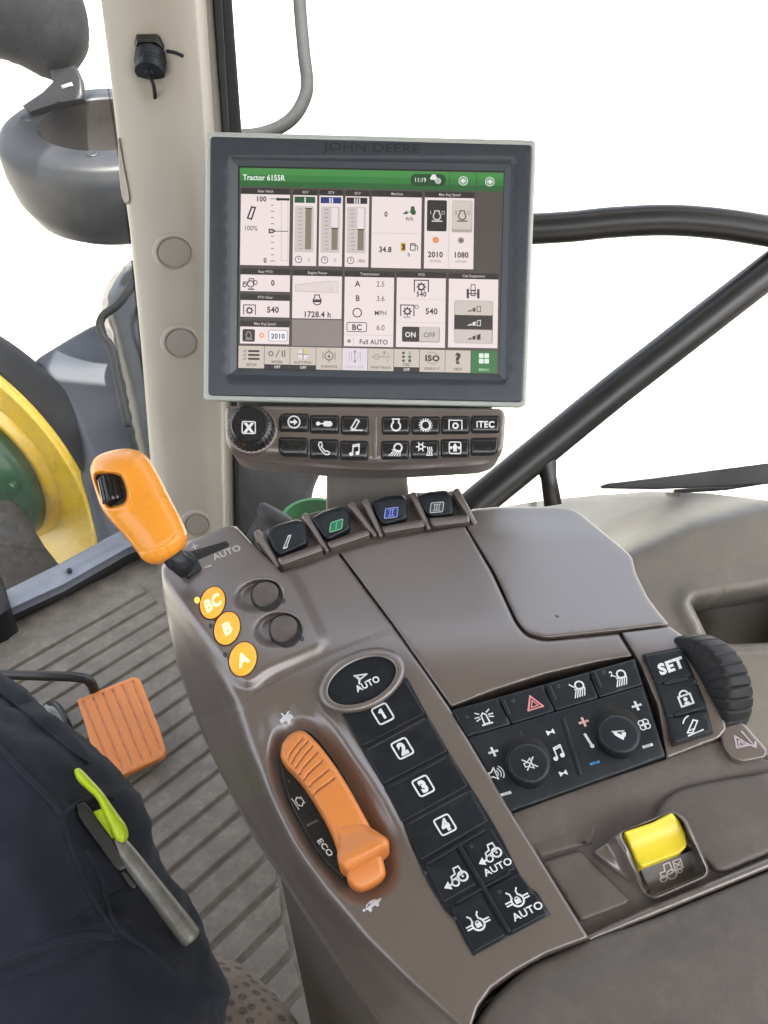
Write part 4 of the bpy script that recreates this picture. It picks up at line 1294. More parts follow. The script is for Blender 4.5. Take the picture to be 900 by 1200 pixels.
def lprint(items, c, size, ink=(225, 230, 232), nm='icon'):
    printed(nm, FC, items, c, lx * size, -ly * size, paint(*ink), low, lk)
plus = [('l', [(-0.9, 0), (0.9, 0)], 0.55), ('l', [(0, -0.9), (0, 0.9)], 0.55)]
minus = [('l', [(-0.9, 0), (0.9, 0)], 0.7)]
note = [('d', -0.55, -0.75, 0.32), ('d', 0.5, -0.55, 0.32), ('l', [(-0.28, -0.75), (-0.2, 0.75), (0.8, 0.95), (0.74, -0.5)], 0.2), ('l', [(-0.2, 0.5), (0.8, 0.7)], 0.2)]
skip = [('p', [(-0.9, 0.7), (-0.9, -0.7), (0.2, 0)]), ('p', [(0.9, 0.7), (0.9, -0.7), (0.0, 0)]), ('l', [(-0.7, 0), (0.8, 0)], 0.3)]
speaker = [('lc', [(-1.0, -0.35), (-1.0, 0.3), (-0.6, 0.3), (-0.1, 0.8), (-0.1, -0.8), (-0.6, -0.35)], 0.16)] + [('a', -0.3, 0, r, 0.15, -0.8, 0.8) for r in (0.5, 0.85, 1.2)]
thermo = [('l', [(-0.1, 0.9), (0.1, -0.7)], 0.35), ('d', 0.12, -0.8, 0.28)]
fan = [('o', 0.42 * math.cos(a), 0.42 * math.sin(a), 0.36, 0.15) for a in (0.8, 2.4, 3.95, 5.5)] + [('d', 0, 0, 0.15)]
lprint(plus, (578, 881), 5); lprint(speaker, (582, 906), 9); lprint(minus, (593, 930), 5)
lprint(skip, (645, 858), 5); lprint(note, (653, 882), 8.5); lprint(skip, (660, 906), 5)
lprint(plus, (684, 846), 5, (232, 190, 185)); lprint(thermo, (690, 868), 9); lprint(minus, (697, 894), 4.6, (70, 150, 215))
lprint(plus, (746, 827), 5); lprint(fan, (755, 849), 9); lprint(minus, (759, 874), 5)
bar((660, 841), (681, 909), 4.2, lambda P: lk(P) + 0.0006, 'black2')
mute = [('lc', [(-0.8, -0.3), (-0.8, 0.3), (-0.35, 0.3), (0.3, 0.8), (0.3, -0.8), (-0.35, -0.3)], 0.15), ('l', [(-0.8, 0.85), (0.85, -0.7)], 0.18), ('l', [(-0.7, -0.8), (0.8, 0.8)], 0.18)]
person_i = [('d', -0.55, 0.5, 0.3), ('p', [(-0.8, 0.2), (-0.1, 0.25), (0.5, -0.4), (0.1, -0.9), (-0.4, -0.3)]), ('p', [(0.3, 0.3), (0.9, 0.1), (0.6, -0.5), (0.2, -0.2)]), ('l', [(-0.9, 0.8), (0.7, 0.4)], 0.18)]
for (cx, cy, it, s1, s2, lb) in ((620, 893, mute, (604, 852), (629, 935), 'round knob with mute icon'), (726, 859, person_i, (709, 823), (733, 900), 'round knob with air vent icon')):
    sculpt('knob_well', FC, ellipse(cx - 1, cy - 1, 26.5, 28.5, 0, 36), M['gap'], con, h=lambda P: lk(P) - 0.0001, edge=(0, 0), spacing=8, skirt=0.001)
    bar((cx - 12, cy - 38) if cx < 700 else (cx - 15, cy - 35), (cx - 6, cy - 22), 5.5, lambda P: lk(P) - 0.0001, 'gap', name='pointer_slot', skirt=0.001)
    bar((cx + 5, cy + 22), (cx + 9, cy + 40) if cx < 700 else (cx + 8, cy + 38), 5.5, lambda P: lk(P) - 0.0001, 'gap', name='pointer_slot', skirt=0.001)
    c = FC.K(cx, cy, 0.010 + lp_h(np.array([[cx, cy]]))[0])
    V, Fc = lathe_mesh(c, FC.n, [(0.0132, -0.010), (0.0132, -0.003), (0.0130, -0.0012), (0.0122, -0.0003), (0.0105, 0.0), (0.005, 0.0), (0, 0.0)], 40)
    kb = part_label(obj('knob', V, Fc, M['black2'], con), lb)
    printed('icon', FC, it, (cx + 1, cy + 2), lx * 8, -ly * 8, paint(225, 230, 232), kb, 0.0103 + lp_h(np.array([[cx, cy]]))[0])

# --- SET keys
sx, sy_ = np.array([0.945, -0.330]), np.array([0.36, 0.92])
S_ = [(753, 767), (798, 758), (811, 786), (826, 821), (836, 859), (788, 874), (779, 830), (762, 785)]
sculpt('set_plate', FC, S_, M['gap'], con, h=lambda P: frm_h(P) * 0 + lp_h(P) * 0.6 + 0.0022, edge=(0, 0), spacing=9, skirt=0.002)
sh = lambda P: lp_h(P) * 0.6 + 0.0024
padlock = [('p', [(-0.62, -0.95), (0.62, -0.95), (0.62, -0.8), (-0.62, -0.8)]), ('lc', [(-0.6, -0.9), (0.6, -0.9), (0.6, 0.1), (-0.6, 0.1)], 0.18), ('a', 0, 0.15, 0.42, 0.17, 0, math.pi), ('d', 0, -0.3, 0.2), ('l', [(-0.15, -0.7), (0.15, -0.7)], 0.2), ('l', [(0, -0.3), (0, -0.7)], 0.14)]
lever_i = [('lc', [(-0.7, -0.5), (0.35, 0.6), (0.75, 0.35), (-0.2, -0.7)], 0.15), ('l', [(-0.7, -0.85), (0.95, -0.75)], 0.15), ('l', [(-0.5, -0.35), (0.2, -0.3)], 0.12), ('a', 0.2, 0.1, 1.1, 0.14, 1.7, 2.7)]
key('button', [(755, 768), (797, 760), (806, 780), (812, 791), (769, 802), (762, 785)], 0.001, [('t', 'SET', 0, 0, 1.25, 0.05, 0.98)], (786, 780), 9.5, ex=sx, ey=-sy_, hf=sh, m='black2', lab='black button marked SET')
key('button', [(770, 804), (813, 793), (825, 822), (828, 830), (782, 841), (777, 824)], 0.001, padlock, (802, 816), 12, ex=sx, ey=-sy_, hf=sh, m='black2', lab='black button with padlock icon')
key('button', [(783, 843), (828, 832), (834, 857), (790, 871)], 0.001, lever_i, (811, 851), 11, ex=sx, ey=-sy_, hf=sh, m='black2', lab='black button with lever icon')
bar((778, 801), (807, 794), 4, lambda P: sh(P) + 0.0022, 'black2'); bar((790, 838), (819, 830), 4, lambda P: sh(P) + 0.0022, 'black2')
sculpt('indicator', FC, ellipse(815, 799, 2.5, 2.5, 0, 10), M['leddark'], con, h=lambda P: sh(P) + 0.0014, edge=(1, 0.0002), spacing=3, skirt=0.0006)
TAB = [(842, 853), (866, 846), (872, 848), (900, 880), (897, 888), (870, 893), (858, 889), (848, 876)]
tb = sculpt('corner_tab', FC, roundpoly(TAB, 4), M['brown'], con, h=-0.005, edge=(3, 0.0015), spacing=7, skirt=0.01)
printed('icon', FC, [('lc', [(-0.9, -0.6), (-0.5, 0.6), (0.3, -0.5)], 0.16), ('lc', [(-0.6, -0.5), (-0.4, 0.1), (0.0, -0.45)], 0.12), ('l', [(0.35, 0.9), (0.75, -0.8)], 0.14), ('l', [(0.35, -0.45), (0.75, -0.85), (1.0, -0.3)], 0.14)], (871, 868), np.array([0.95, -0.15]) * 13, -np.array([0.5, 0.85]) * 13, paint(205, 190, 200), tb, -0.0047)
# ribbed dial
rt = FC.K(900, 800, 0) - FC.K(800, 832, 0); rt /= np.linalg.norm(rt)
be = math.radians(-20)
axis = math.cos(be) * rt + math.sin(be) * FC.n
dc = FC.K(815, 808, -0.020) + axis * 0.003
V, Fc = lathe_mesh(dc, axis, [(0.020, -0.013), (0.034, -0.0125), (0.0365, -0.0105), (0.0375, -0.007), (0.0375, 0.007), (0.0360, 0.011), (0.031, 0.013), (0.0, 0.0135)], 180, rib=(2, 5, 0.0011, 6, 5))
dial = sharp(obj('dial', V, Fc, M['rubber'], con), 40)
part_label(dial, 'black ribbed dial on the right side')

# --- yellow rocker in its pod
POD2 = roundpoly([(694, 998), (722, 977), (788, 949), (804, 958), (831, 1018), (829, 1028), (764, 1056), (748, 1046)], [5, 8, 8, 8, 6, 6, 8, 6])
YEL = [(731, 975), (764, 964), (787, 952), (796, 962), (803, 977), (805, 992), (797, 1000), (752, 1017), (744, 1008), (737, 990)]
FACE = [(750, 1018), (798, 1001), (818, 994), (827, 1024), (764, 1051)]
INS = roundpoly([(728, 977), (788, 953), (800, 962), (826, 1020), (824, 1025), (766, 1050), (756, 1044)], 5)
def pod2_h(P):
    a = P[:, 1] + 0.38 * (P[:, 0] - 760)
    return 0.006 - 0.012 * sstep(a, 985, 1050) - 0.014 * sstep(sd(P, INS), -2, 3) - 0.012 * sstep(-(P[:, 0] - 0.62 * (P[:, 1] - 975)), -722, -700)
sculpt('rocker_pod', FC, POD2, M['brown'], con, h=pod2_h, edge=(5, 0.003), spacing=4, skirt=0.03)
def yel_h(P):
    a = P[:, 1] + 0.36 * (P[:, 0] - 765)
    t = np.clip((a - 958) / 58, 0, 1)
    return 0.0085 - 0.006 * np.sin(math.pi * np.clip(t, 0, 1)) * 0.7 - 0.009 * t
yl = sculpt('rocker', FC, roundpoly(YEL, 3), M['rocker'], con, h=yel_h, edge=(4, 0.002), spacing=4, skirt=0.012)
part_label(yl, 'bright yellow rocker switch')
fc = sculpt('rocker_label', FC, roundpoly(FACE, 3), M['brown_dark'], con, h=lambda P: pod2_h(P) + 0.0065, edge=(1, 0.0003), spacing=6, skirt=0.002)
printed('icon', FC, [('lc', [(-0.9, -0.4), (-0.85, 0.1), (-0.45, 0.1), (-0.4, 0.7), (0.1, 0.7), (0.15, -0.2)], 0.12), ('o', -0.75, -0.5, 0.26, 0.12), ('o', -0.02, -0.35, 0.4, 0.13), ('lc', [(0.35, -0.1), (1.0, -0.1), (1.0, 0.7), (0.4, 0.7)], 0.12), ('l', [(0.5, 0.1), (0.9, 0.45)], 0.12), ('l', [(0.5, 0.45), (0.9, 0.1)], 0.12), ('o', 0.68, -0.3, 0.17, 0.1)], (786, 1020), np.array([0.93, -0.33]) * 15, -np.array([0.3, 0.9]) * 14, paint(190, 182, 178), fc, lambda P: pod2_h(P) + 0.0069)

# --- shift pod: buttons, slot, lettering
def sprint(items, c, size, ex, ey, ink, par=shell, dh=0.0004, nm='lettering'):
    return printed(nm, FC, items, c, np.asarray(ex) * size, np.asarray(ey) * size, paint(*ink), par, lambda P: shell_h(P) + dh)
sculpt('shift_slot', FC, Z([(165, 172), (318, 128), (332, 140), (328, 152), (190, 212), (212, 245), (150, 288), (95, 205), (135, 175)], 180, 600, 3.75), M['gap'], con, h=lambda P: shell_h(P) + 0.0003, edge=(0, 0), spacing=6, skirt=0.002)
sprint([('t', 'AUTO', 0, 0, 1, 0.02, 1.12)], (265.5, 647), 7.0, (0.93, -0.36), (-0.45, -0.85), (215, 212, 208))
sprint(plus, (228, 640.5), 3.2, (0.93, -0.36), (-0.4, -0.9), (205, 200, 196))
sprint(minus, (243.5, 664), 3.6, (0.93, -0.33), (-0.4, -0.9), (205, 200, 196))
for cx, cy, a, b, t in ((249, 706, 14, 19, 'BC'), (266, 736, 14.5, 19.5, 'B'), (284.5, 772, 15.5, 20, 'A')):
    sculpt('button_well', FC, ellipse(cx, cy + 0.6, a + 1.5, b + 1.5, 0.32, 36), M['gap'], con, h=lambda P: shell_h(P) + 0.0003, edge=(0, 0), spacing=8, skirt=0.001)
    bt = sculpt('lit_button', FC, ellipse(cx, cy, a, b, 0.32, 36), M['lampbtn'], con, h=lambda P: shell_h(P) + 0.0028, edge=(4, 0.0016), spacing=5, skirt=0.003)
    part_label(bt, 'lit amber button marked ' + t)
    o = printed('lettering', FC, [('t', t, 0, 0, 1.05, 0.04, 0.95 if len(t) > 1 else 1.15)], (cx, cy), np.array([0.80, -0.52]) * 11, np.array([-0.30, -0.95]) * 12, M['lampprint'], bt, lambda P: shell_h(P) + 0.0032)
for (px, py, m) in ((231, 703, 'led'), (247, 733, 'leddark'), (263.5, 767, 'leddark'), (332, 704, 'leddark'), (354, 748, 'leddark')):
    r = 3.0 if m == 'led' else 2.4
    sculpt('indicator', FC, ellipse(px, py, r, r * 1.15, 0, 12), M[m], con, h=lambda P: shell_h(P) + 0.0008, edge=(1, 0.0003), spacing=3, skirt=0.001)
bar((250, 725), (254, 729), 2, lambda P: shell_h(P) + 0.0006, 'gap', name='button_link', skirt=0.001)
for cx, cy, a in ((311.5, 697.5, 16.5), (333.5, 738, 17.5)):
    sculpt('button_well', FC, ellipse(cx + 1, cy + 0.5, a + 2, a + 1.5, 0, 36), M['gap'], con, h=lambda P: shell_h(P) + 0.0010, edge=(0, 0), spacing=2.5, skirt=0.002)
    sculpt('round_button', FC, ellipse(cx, cy, a, a - 0.5, 0, 36), M['brown_rough'], con, h=lambda P, cx=cx, cy=cy, a=a: shell_h(P) * 0 + shell_h(np.array([[cx, cy]]))[0] + 0.0085 - 0.0028 * ((P[:, 0] - cx) ** 2 + (P[:, 1] - cy) ** 2) / a ** 2, edge=(3, 0.0012), spacing=4, skirt=0.005)

# --- throttle recess: indicator plate and printed animals
TR = Z([(140, 245), (150, 312), (240, 400), (310, 495), (370, 595), (425, 705), (455, 790), (475, 905), (515, 985), (400, 872), (330, 782), (205, 560), (160, 425), (135, 300)], 300, 830, 4.8)
sculpt('throttle_slot', FC, SLOT, M['gap'], con, h=lambda P: shell_h(P) + 0.0006, edge=(0, 0), spacing=5, skirt=0.002)
tp = sculpt('throttle_plate', FC, TR, M['gloss'], con, h=-0.0035, edge=(1.5, 0.0005), spacing=4, skirt=0.003)
printed('lettering', FC, [('t', 'ECO', 0, 0, 1.0, 0.03, 1.0)], Z([(390, 782)], 300, 830, 4.8)[0], np.array([0.62, 0.80]) * 7.5, np.array([0.75, -0.55]) * 6.5, paint(220, 225, 226), tp, -0.0032)
printed('icon', FC, [('lc', [(-0.5, 0.7), (0.5, 0.7), (0.4, 0.4), (0.75, 0.0), (0.4, -0.6), (-0.4, -0.6), (-0.75, 0.0), (-0.4, 0.4)], 0.2), ('l', [(-0.9, -0.95), (0.9, -0.95)], 0.16)], Z([(245, 525)], 300, 830, 4.8)[0], np.array([0.55, 0.84]) * 8, np.array([0.80, -0.45]) * 6.5, paint(215, 220, 222), tp, -0.0032)
for q in ([(205, 560), (300, 640), (345, 640)], [(255, 630), (330, 700), (350, 660)]):
    pass
bar(*Z([(285, 662), (352, 628)], 300, 830, 4.8), 3, -0.0030, 'brown_dark', skirt=0.001)
sculpt('indicator', FC, ellipse(338.5, 915, 1.8, 1.8, 0, 8), M['leddark'], con, h=-0.003, edge=(0.5, 0.0001), spacing=3, skirt=0.0006)
hare = [('p', [(-0.9, -0.55), (-0.55, -0.2), (-0.5, 0.25), (0.1, 0.4), (0.3, 0.75), (0.1, 1.0), (0.5, 0.85), (0.95, 0.7), (0.6, 0.35), (0.55, 0.0), (0.9, -0.5), (0.75, -0.75), (0.35, -0.3), (0.2, -0.8), (-0.05, -0.95), (-0.1, -0.35), (-0.45, -0.4), (-0.7, -0.8)]), ('p', [(-0.5, 0.2), (-0.85, 0.5), (-0.75, 0.75), (-0.4, 0.5)])]
hare = [('p', Z([(130, 65), (140, 60), (152, 48), (135, 26), (150, 28), (164, 42), (175, 20), (192, 14), (180, 35), (195, 30), (206, 40), (211, 55), (195, 64), (190, 90), (180, 96), (175, 75), (160, 75), (150, 84), (166, 95), (150, 92), (135, 76)], 300, 830, 4.8))]
sprint(hare, (0, 0), 1, (1, 0), (0, 1), (205, 205, 212), nm='hare_mark')
tort = [('p', [(-0.55, -0.25), (-0.4, 0.25), (-0.05, 0.5), (0.35, 0.48), (0.65, 0.2), (0.7, -0.15), (0.5, -0.3), (-0.4, -0.35)]), ('p', [(-0.55, -0.3), (-0.95, -0.15), (-1.1, -0.35), (-0.85, -0.5)]), ('p', [(-0.35, -0.3), (-0.1, -0.3), (-0.15, -0.62), (-0.4, -0.62)]), ('p', [(0.3, -0.3), (0.6, -0.25), (0.65, -0.6), (0.4, -0.6)]), ('p', [(0.65, 0.0), (1.1, 0.2), (1.12, 0.38), (0.62, 0.15)])]
tort = [('p', Z([(597, 1141), (604, 1128), (618, 1130), (622, 1105), (640, 1085), (665, 1074), (685, 1078), (696, 1066), (706, 1070), (698, 1085), (690, 1095), (692, 1110), (680, 1118), (672, 1108), (650, 1122), (655, 1135), (645, 1150), (635, 1138), (622, 1132), (610, 1146)], 300, 830, 4.8))]
sprint(tort, (0, 0), 1, (1, 0), (0, 1), (205, 208, 214), nm='tortoise_mark')

# --- paddle switches at the far edge
PB = [(298, 640), (301, 626), (356, 604), (405, 591), (482, 578), (534, 575), (556, 604), (556, 613), (545, 618), (470, 631), (398, 650), (331, 671), (322, 660)]
sculpt('paddle_bed', FC, PB, M['brown_rough'], con, h=lambda P: BASE(P) - 0.004, edge=(2, 0.001), spacing=9, skirt=0.03)
for tip, base, w in (((300, 622), (326, 664), 9), ((356, 602), (384, 646), 8), ((410, 589), (440, 628), 8), ((427, 585), (447, 628), 8), ((483, 577), (503, 620), 8), ((533, 573), (557, 614), 9)):
    a, b = np.array(tip, float), np.array(base, float)
    d = (b - a) / np.linalg.norm(b - a); nn = np.array([-d[1], d[0]])
    L = np.linalg.norm(b - a)
    sculpt('fin', FC, roundpoly([a - nn * w / 2, b - nn * w * 0.3, b + nn * w * 0.3, a + nn * w / 2], [4, 1, 1, 4], 4), M['brown'], con, h=lambda P, a=a, d=d, L=L: BASE(P) + 0.009 - 0.007 * np.clip(((P - a) @ d) / L, 0, 1), edge=(2.5, 0.0015), spacing=5, skirt=0.03)
for q in ([(325, 654), (376, 637), (379, 645), (329, 663)], [(383, 635), (431, 620), (434, 627), (387, 643)], [(447, 617), (496, 608), (498, 617), (450, 625)], [(503, 607), (549, 603), (551, 612), (507, 617)]):
    sculpt('paddle_rest', FC, roundpoly(q, 3), M['brown'], con, h=lambda P: BASE(P) + 0.006, edge=(4, 0.0025), spacing=5, skirt=0.01)
plate = [('r', -1, -0.75, 1, 0.75, 0.25, 0.14)]
hitch = [('lc', [(-0.45, -0.75), (0.1, 0.75), (0.45, 0.7), (0.0, -0.8)], 0.2), ('l', [(-0.4, -0.85), (0.1, -0.85)], 0.2)]
one = [('l', [(0, -0.4), (0, 0.4)], 0.14)]
two = [('l', [(-0.2, -0.4), (-0.2, 0.4)], 0.14), ('l', [(0.2, -0.4), (0.2, 0.4)], 0.14), ('l', [(-0.4, 0.42), (0.4, 0.42)], 0.1), ('l', [(-0.4, -0.42), (0.4, -0.42)], 0.1)]
three = [('l', [(x, -0.4), (x, 0.4)], 0.13) for x in (-0.32, 0, 0.32)] + [('l', [(-0.5, 0.42), (0.5, 0.42)], 0.1), ('l', [(-0.5, -0.42), (0.5, -0.42)], 0.1)]
for poly, c, it, fill, ink, ang, lb in (
        ([(311, 623), (324, 615), (349, 608), (358, 613), (361, 637), (327, 652), (319, 644)], (336.5, 634.5), hitch, None, (205, 212, 215), -0.36, 'black paddle switch with hitch icon'),
        ([(364, 608), (378, 599), (402, 592), (408, 597), (411, 620), (384, 634), (376, 626)], (394, 616), plate + one, (30, 130, 90), (140, 205, 170), -0.30, 'black paddle switch with green plate'),
        ([(435, 588), (452, 581), (473, 580), (477, 586), (478, 608), (450, 616), (443, 609)], (458.5, 601), plate + two, (35, 60, 150), (150, 165, 220), -0.12, 'black paddle switch with blue plate'),
        ([(488, 581), (498, 577), (523, 574), (529, 580), (532, 603), (507, 606), (497, 600)], (512, 594.5), plate + three, (62, 70, 75), (190, 195, 198), -0.08, 'black paddle switch with grey plate')):
    cen = np.mean(poly, 0)
    ph = lambda P, cen=cen: BASE(P) + 0.0075 - 0.00022 * (P[:, 1] - cen[1])
    pdl = sculpt('paddle_switch', FC, roundpoly(poly, 5), M['black2'], con, h=ph, edge=(6, 0.004), spacing=5, skirt=0.02)
    part_label(pdl, lb)
    ex = np.array([math.cos(ang), math.sin(ang)]); ey = np.array([0.12, -1.0])
    if fill:
        printed('switch_plate', FC, [('p', roundpoly([(-1, -0.75), (1, -0.75), (1, 0.75), (-1, 0.75)], 0.25))], c, ex * 8, ey * 8.3, paint(*fill), pdl, lambda P, ph=ph: ph(P) + 0.0004)
    printed('icon', FC, it, c, ex * 8, ey * 8.3, paint(*ink), pdl, lambda P, ph=ph: ph(P) + 0.0007)

# ------------------------------------------------------------------ orange throttle lever
thr = thing('throttle_lever', 'orange ribbed throttle lever standing in the curved slot marked with hare and tortoise', 'lever', FC.K(390, 950, -0.006))
TL = smoothpoly(Z([(138, 245), (146, 195), (188, 145), (255, 116), (318, 162), (430, 300), (520, 440), (612, 610), (660, 700), (700, 800), (722, 880), (733, 940), (690, 988), (600, 1032), (552, 1020), (510, 972), (505, 915), (470, 840), (428, 705), (370, 590), (310, 490), (240, 390), (140, 295)], 300, 830, 4.8), 2)
GRV = [Z(q, 300, 830, 4.8) for q in ([(178, 290), (200, 240), (270, 195), (290, 185)], [(198, 320), (225, 270), (300, 220), (318, 214)], [(225, 345), (250, 300), (325, 256), (342, 250)], [(245, 370), (275, 325), (350, 292), (372, 294)], [(268, 408), (300, 370), (380, 345), (405, 345)], [(295, 450), (330, 415), (420, 392), (440, 391)], [(322, 496), (350, 455), (430, 400), (440, 392)][:0])]
GRV = [g for g in GRV if len(g)]
GRV.append(Z([(322, 498), (345, 462), (400, 425), (440, 393)], 300, 830, 4.8))
GRV[5] = Z([(295, 450), (318, 418), (370, 378), (407, 346)], 300, 830, 4.8)
GRV[4] = Z([(268, 408), (292, 372), (340, 325), (373, 297)], 300, 830, 4.8)
GRV[3] = Z([(245, 372), (266, 335), (310, 285), (342, 252)], 300, 830, 4.8)
GRV[2] = Z([(222, 340), (243, 303), (285, 250), (316, 217)], 300, 830, 4.8)
GRV[1] = Z([(202, 310), (220, 272), (255, 225), (290, 188)], 300, 830, 4.8)
GRV[0] = Z([(182, 285), (197, 250), (228, 208), (262, 172)], 300, 830, 4.8)
def thr_h(P):
    a = np.array([336, 858]); b = np.array([438, 1042]); d = (b - a) / np.linalg.norm(b - a); L = np.linalg.norm(b - a)
    t = ((P - a) @ d) / L
    h = -0.006 + 0.016 * np.sqrt(np.clip(1 - ((t - 0.47) / 0.56) ** 2, 0, 1))
    for g in GRV:
        h = h - 0.0024 * np.exp(-(segdist(P, g, False) / 1.0) ** 2)
    return h
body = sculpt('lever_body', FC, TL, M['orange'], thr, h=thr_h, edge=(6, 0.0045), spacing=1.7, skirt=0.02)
# the thumb rest: a rounded ledge across the lever
LE = [Z(q, 300, 830, 4.8) for q in ([(462, 740), (640, 655), (650, 660), (480, 800)], )]
LED = smoothpoly(Z([(430, 660), (470, 735), (452, 830), (468, 890), (505, 918), (545, 905), (725, 812), (752, 770), (742, 735), (700, 705), (640, 668), (612, 640), (560, 640), (480, 650)], 300, 830, 4.8), 2)
def led_h(P):
    c = np.array(Z([(600, 790)], 300, 830, 4.8)[0])
    q = (P - c) @ np.array([0.44, 0.90])       # towards the driver
    return 0.0105 + 0.0075 * sstep(q, -26, 2) - 0.004 * sstep(q, 4, 16)
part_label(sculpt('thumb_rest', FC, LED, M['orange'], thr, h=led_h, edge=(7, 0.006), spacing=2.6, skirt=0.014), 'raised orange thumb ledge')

# ------------------------------------------------------------------ orange shift lever
sb = FC.K(213, 662, 0.010)
FSh = Frame(sb, ncam(-0.05, 0.35, 0.93))
shl = thing('shift_lever', 'bright yellow orange shift lever knob with a black thumb wheel', 'lever', sb)
KN = smoothpoly([(107, 543), (113, 534), (132, 527), (153, 525), (170, 531), (181, 547), (200, 585), (216, 615), (220, 629), (214, 643), (200, 655), (182, 662), (168, 658), (160, 646), (147, 629), (128, 609), (117, 593), (111, 572), (105, 553)], 2)
REC = smoothpoly(Z([(333, 530), (352, 522), (420, 526), (436, 545), (450, 598), (442, 628), (415, 640), (385, 645), (372, 628), (352, 590), (340, 560)], 0, 380, 3), 1)
KSE = [Z(q, 0, 380, 3) for q in ([(482, 800), (530, 795), (575, 775), (610, 745), (645, 700)], [(575, 775), (592, 800), (612, 828)])]
kinf = inflate(KN, 0.019, 30)
def kn_h(P):
    h = kinf(P)
    h = h - 0.009 * sstep(sd(P, REC), -2.5, 2.5)
    h = h + 0.0012 * np.exp(-((segdist(P, REC) - 4) / 3) ** 2) * (~inside(P, REC))
    for s in KSE:
        h = h - 0.0009 * np.exp(-(segdist(P, s, False) / 0.9) ** 2)
    return h
sculpt('knob', FSh, KN, M['yellow_orange'], shl, h=kn_h, edge=(0, 0), spacing=2.0, skirt=0, back=inflate(KN, 0.019, 30))
REC2 = (REC - REC.mean(0)) * 0.95 + REC.mean(0)
sculpt('wheel_well', FSh, REC2, M['gap'], shl, h=lambda P: kn_h(P) + 0.0006, edge=(0, 0), spacing=4, skirt=0.001)
wc_ = FSh.K(131.5, 574, 0.0065)
wa = FSh.K(137, 594, 0.0065) - FSh.K(128, 556, 0.0065); wl = np.linalg.norm(wa); wa /= wl
V, Fc = lathe_mesh(wc_, wa, [(0.0035, -wl * 0.40), (0.0075, -wl * 0.38), (0.0092, -wl * 0.32), (0.0095, wl * 0.36), (0.0085, wl * 0.42), (0.003, wl * 0.45)], 96, rib=(2, 3, 0.0009, 6, 4))
sharp(obj('thumb_wheel', V, Fc, M['gloss'], shl), 30)
STM = Z([(92, 208), (128, 168), (150, 170), (182, 190), (212, 245), (150, 288), (118, 262)], 180, 600, 3.75)
sculpt('stem', FC, roundpoly(STM, 2), M['black2'], shl, h=lambda P: shell_h(P) + 0.004 + 0.004 * sstep(-P[:, 0], -232, -205), edge=(3, 0.002), spacing=4, skirt=0.02)
V, Fc = tube_mesh([FSh.K(192, 636, 0.0), FC.K(206, 656, 0.006), FC.K(219, 666, -0.004)], 0.0085, 16)
obj('shaft', V, Fc, M['black2'], shl)

# ------------------------------------------------------------------ monitor
mon = thing('monitor', 'slate grey touchscreen monitor with pale trim showing tractor settings', 'monitor', FM.K(430, 470, -0.03))
TRIM = roundpoly([(241, 154.5), (628.5, 164.5), (616.5, 477.5), (238.5, 469.5)], 7, 5)
INN = roundpoly([(246.5, 160), (623.5, 170), (612, 471.5), (244, 463.5)], 5, 5)
sculpt('trim_ring', FM, TRIM, M['trim'], mon, h=0.0, edge=(3, 0.002), spacing=12, skirt=0.018, holes=[INN])
SCRN = [(279.5, 195), (591, 201), (584.5, 438.5), (277.5, 432)]
BEV = [(271, 186.5), (598.5, 192), (592, 446), (269.5, 439)]
sculpt('bezel', FM, roundpoly([(246.3, 159.8), (623.7, 169.8), (612.2, 471.7), (243.8, 463.7)], 5, 5), M['slate'], mon, h=0.0006, edge=(2.5, 0.0012), spacing=12, skirt=0.014, holes=[roundpoly(BEV, 3)])
Bo = FM.K(*np.array(BEV, float).T, 0.0002); Bi = FM.K(*np.array(SCRN, float).T, -0.0032)
obj('screen_bevel', np.vstack([Bo, Bi]), [(i, (i + 1) % 4, 4 + (i + 1) % 4, 4 + i) for i in range(4)], M['slate_light'], mon, smooth=False)
T = FM.K(*np.array([(255, 172), (612, 180), (602, 462), (252, 455)], float).T, -0.017)
V, Fc = prism_mesh(T, -FM.n * 0.035)
obj('back_shell', V, Fc, M['slate'], mon, smooth=False, bevel=0.008)
sv, sf = text2d('JOHN DEERE', 0.012)
printed('maker_lettering', FM, [('t', 'JOHN DEERE', 0, 0, 1, 0.012, 1.32)], (436, 172.5), np.array([9.6, 0.25]), np.array([0, -9.6]), mat('embossed_letters', (0.011, 0.014, 0.018), 0.6), mon, 0.0010)
# everything on the display is one flat emissive sheet of print
UV_, UF_, UM_, UMATS = [], [], [], []
_lay = [0]
def um(c):
    m = emit(*c)
    if m not in UMATS:
        UMATS.append(m)
    return UMATS.index(m)
def uadd(V2, Fc, c, lift=None):
    _lay[0] += 1
    h = -0.0030 + _lay[0] * 0.0000035
    P = np.asarray(V2, float)
    px, py = 230 + P[:, 0] / 2.195, 140 + P[:, 1] / 2.195
    W = FM.K(px, py, h)
    o = len(UV_)
    UV_.extend(W)
    mi = um(c)
    for f in Fc:
        UF_.append(tuple(i + o for i in f)); UM_.append(mi)
def uq(pts, c):
    uadd(pts, [tuple(range(len(pts)))], c)
def ur(x0, y0, x1, y1, c, rad=0):
    k = 0.020
    s = -0.014
    p = [(x0, y0), (x1, y0 + k * (x1 - x0)), (x1 + s * (y1 - y0), y1 + k * (x1 - x0)), (x0 + s * (y1 - y0), y1)]
    uq(roundpoly(p, rad, 3) if rad else p, c)
def ut(s, x, y, h, c, bold=0.015, xs=0.9, al='c'):
    V, Fc = text2d(s, bold)
    if not len(V):
        return
    V = V * np.array([h * xs, h])
    if al == 'l': V = V - np.array([V[:, 0].min(), 0])
    uadd(np.stack([x + V[:, 0] - 0.012 * -V[:, 1] * 0, y + V[:, 0] * 0.02 - V[:, 1]], 1), Fc, c)
